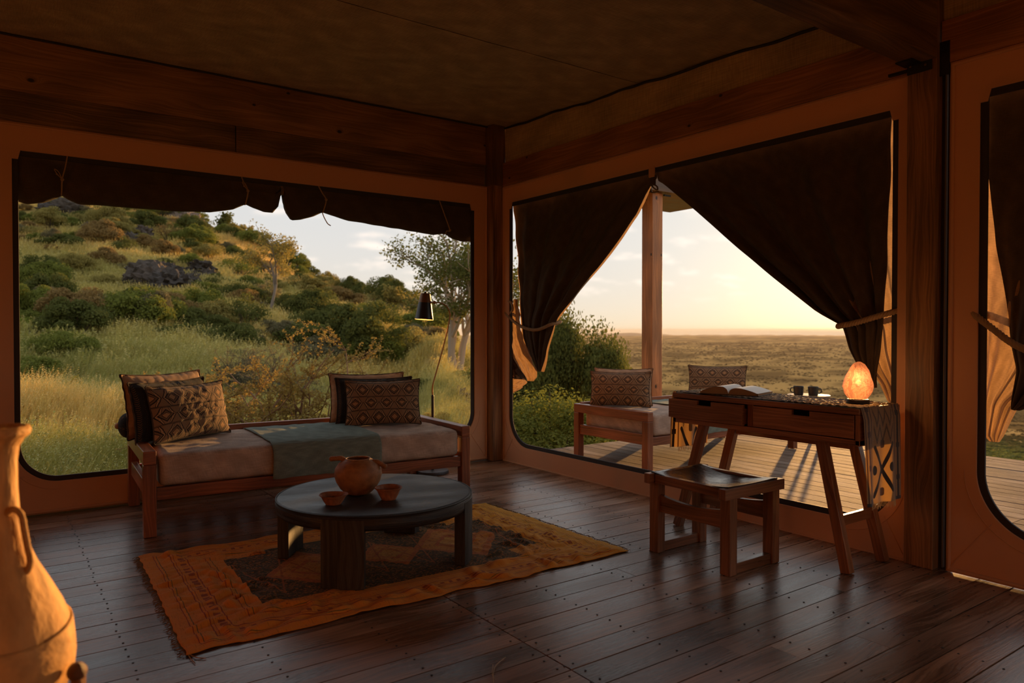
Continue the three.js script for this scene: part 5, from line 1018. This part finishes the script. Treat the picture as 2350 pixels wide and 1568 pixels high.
{
  // grass: tufts of bent blades
  const rnd = mulberry(61);
  const tuft = (n, h, w, spread, seedHeads) => {
    const t = new Tris();
    for (let i = 0; i < n; i++) {
      const a = rnd() * 6.2832, rr = Math.sqrt(rnd()) * spread, b = new THREE.Vector3(Math.cos(a) * rr, -0.03, Math.sin(a) * rr), l = h * (0.55 + 0.6 * rnd()), lean = new THREE.Vector3(0.30 + (rnd() - 0.5) * 0.7, 0, (rnd() - 0.5) * 0.7), s = new THREE.Vector3(Math.cos(a + 1), 0, Math.sin(a + 1)).multiplyScalar(w);
      const m = b.clone().add(new THREE.Vector3(lean.x * l * 0.25, l * 0.55, lean.z * l * 0.25)), e = b.clone().add(new THREE.Vector3(lean.x * l * 0.8, l * 0.96, lean.z * l * 0.8));
      const P = (v, k) => v.clone().addScaledVector(s, k);
      for (const v of [P(b, -1), P(b, 1), P(m, 0.8), P(b, -1), P(m, 0.8), P(m, -0.8), P(m, -0.8), P(m, 0.8), e]) t.p.push(v.x, v.y, v.z);
      if (seedHeads && rnd() < 0.35) for (let k = 0; k < 3; k++) t.leaf(e.clone().add(new THREE.Vector3((rnd() - 0.5) * 0.02, -k * 0.03, (rnd() - 0.5) * 0.02)), rv(rnd), w * 3.2, rnd, 2.6);
    }
    return t.build();
  };
  const near = [tuft(34, 0.55, 0.0042, 0.13, true), tuft(30, 0.7, 0.0045, 0.14, true)], far = [tuft(30, 0.45, 0.010, 0.32, true), tuft(26, 0.58, 0.010, 0.34, true)];
  const mat = phys({ color: lin(1, 1, 1), roughness: 0.8, side: THREE.DoubleSide, transmission: 0.35, thickness: 0 });
  const fields = [[near, 5.6, 26, 17000, 1], [far, 22, 60, 24000, 0.95], [far, 55, 128, 17000, 1.15]];
  const m4 = new THREE.Matrix4(), q = new THREE.Quaternion(), c = new THREE.Color(), green = lin(0.34, 0.34, 0.06), pale = lin(0.62, 0.52, 0.15), straw = lin(0.95, 0.66, 0.20);
  const names = ['tall grass close to the tent below the left opening', 'tall grass on the lower slope', 'dry grass on the upper slope'];
  fields.forEach(([forms, r0, r1, N, sc], fi) => {
    forms.forEach((g, k) => {
      const list = []; let guard = 0;
      while (list.length < N / 2 && guard++ < N * 4) {
        const r = Math.sqrt(lerp(r0 * r0, r1 * r1, rnd())), az = -5 + rnd() * 44, [x, y, z] = polar(az, r);
        if (z > -5.9 && x < 8) continue; if (az > 30 && r > 40) continue; if (x > 3.6 && z > -5.75 ) continue;
        const d = dryness(x, z), cov = n2(x * 0.16 + 40, z * 0.16); if (cov < (fi === 2 ? -0.1 : -0.5) && rnd() < 0.85) continue;
        const s = sc * (0.65 + 0.6 * rnd()) * (fi ? 1 : 0.85 + 0.2 * cov);
        m4.compose(new THREE.Vector3(x, y, z), q.setFromAxisAngle(new THREE.Vector3(0, 1, 0), (rnd() - 0.5) * 1.6), new THREE.Vector3(s, s * (0.75 + 0.5 * rnd()), s));
        const band = smooth(12.2, 13.2, r) * smooth(18.5, 16.5, r) * smooth(16, 10, az);
        const t = clamp(d + 0.28 * (rnd() - 0.5) + 0.55 * band + (fi === 2 ? 0.12 : 0) - (fi === 0 ? 0.18 * (1 - band) : 0));
        c.copy(green).lerp(pale, smooth(0, 0.55, t)).lerp(straw, smooth(0.5, 1, t)).multiplyScalar(0.8 + 0.4 * rnd());
        list.push([m4.clone(), c.clone()]);
      }
      const im = new THREE.InstancedMesh(g, mat, list.length); im.name = numbered('grass'); list.forEach(([m, cc], i) => { im.setMatrixAt(i, m); im.setColorAt(i, cc); }); im.castShadow = im.receiveShadow = true;
      tag(im, names[fi] + (k ? ', taller tufts' : ', shorter tufts'), 'grass', null, 'stuff'); scene.add(im);
    });
  });
}
{
  // the plain: bushes one by one where they show largest, the rest as one mass
  const rnd = mulberry(71), low = [bushGeo(401, { lobes: 9, leaves: 46, size: 0.17, h: 0.75, stems: 0 }), bushGeo(402, { lobes: 7, leaves: 50, size: 0.17, h: 0.95, stems: 0 })].map((b) => b.leaves);
  let n = 0; const mats = [L.green, L.olive, L.dark];
  while (n < 300) {
    const az = 38 + rnd() * 34, r = 110 * Math.pow(4.2, Math.sqrt(rnd())), [x, y, z] = polar(az, r); if (n2(x * 0.02, z * 0.02 + 5) < -0.3 && rnd() < 0.6) continue;
    const s = (0.8 + 1.2 * rnd()) * (0.8 + r / 900), o = mesh('savanna_bush', low[n % 2], mats[n % 3]); o.position.set(x, y - 0.1, z); o.rotation.y = rnd() * 6; o.scale.set(s, s * (0.6 + 0.3 * rnd()), s);
    tag(o, 'low round bush among many on the near part of the plain', 'bush', 'bushes on the near part of the plain'); n++;
  }
  const N = 52000, list = [], m4 = new THREE.Matrix4(), q = new THREE.Quaternion(), up = new THREE.Vector3(0, 1, 0); let guard = 0;
  while (list.length < N && guard++ < 600000) {
    const close = list.length < 14000, az = 34 + rnd() * 40, r = close ? 1 / lerp(1 / 150, 1 / 900, Math.pow(rnd(), 0.8)) : rnd() < 0.75 ? 1 / lerp(1 / 330, 1 / 8500, rnd()) : 420 * Math.pow(22, rnd()), [x, y, z] = polar(az, r); if (fbm(x * 0.0045 + 7, z * 0.0045, 4) + 0.25 * (rnd() - 0.5) > (close ? 0.45 : -0.05)) continue;
    const s = (close ? 1.1 + 1.5 * rnd() : 0.8 + 1.3 * rnd() * rnd()) * Math.max(1, r / 1100); m4.compose(new THREE.Vector3(x, y - 0.2, z), q.setFromAxisAngle(up, rnd() * 6), new THREE.Vector3(s * (1 + rnd()), s * (0.55 + 0.35 * rnd()), s)); list.push([m4.clone(), smooth(950, 450, r + 200 * (rnd() - 0.5))]);
  }
  const im = new THREE.InstancedMesh(low[0], leafMat(1, 1, 1), list.length); im.name = 'savanna_scrub'; const c = new THREE.Color(); const brown = lin(0.12, 0.084, 0.03), leafy = lin(0.15, 0.17, 0.042); list.forEach(([m, g], i) => { im.setMatrixAt(i, m); im.setColorAt(i, c.copy(brown).lerp(leafy, g).multiplyScalar(0.7 + 0.6 * rnd())); }); im.castShadow = im.receiveShadow = true;
  tag(im, 'scrub covering the far plain to the horizon', 'scrub', null, 'stuff'); scene.add(im);
}

renderer.render(scene, camera);
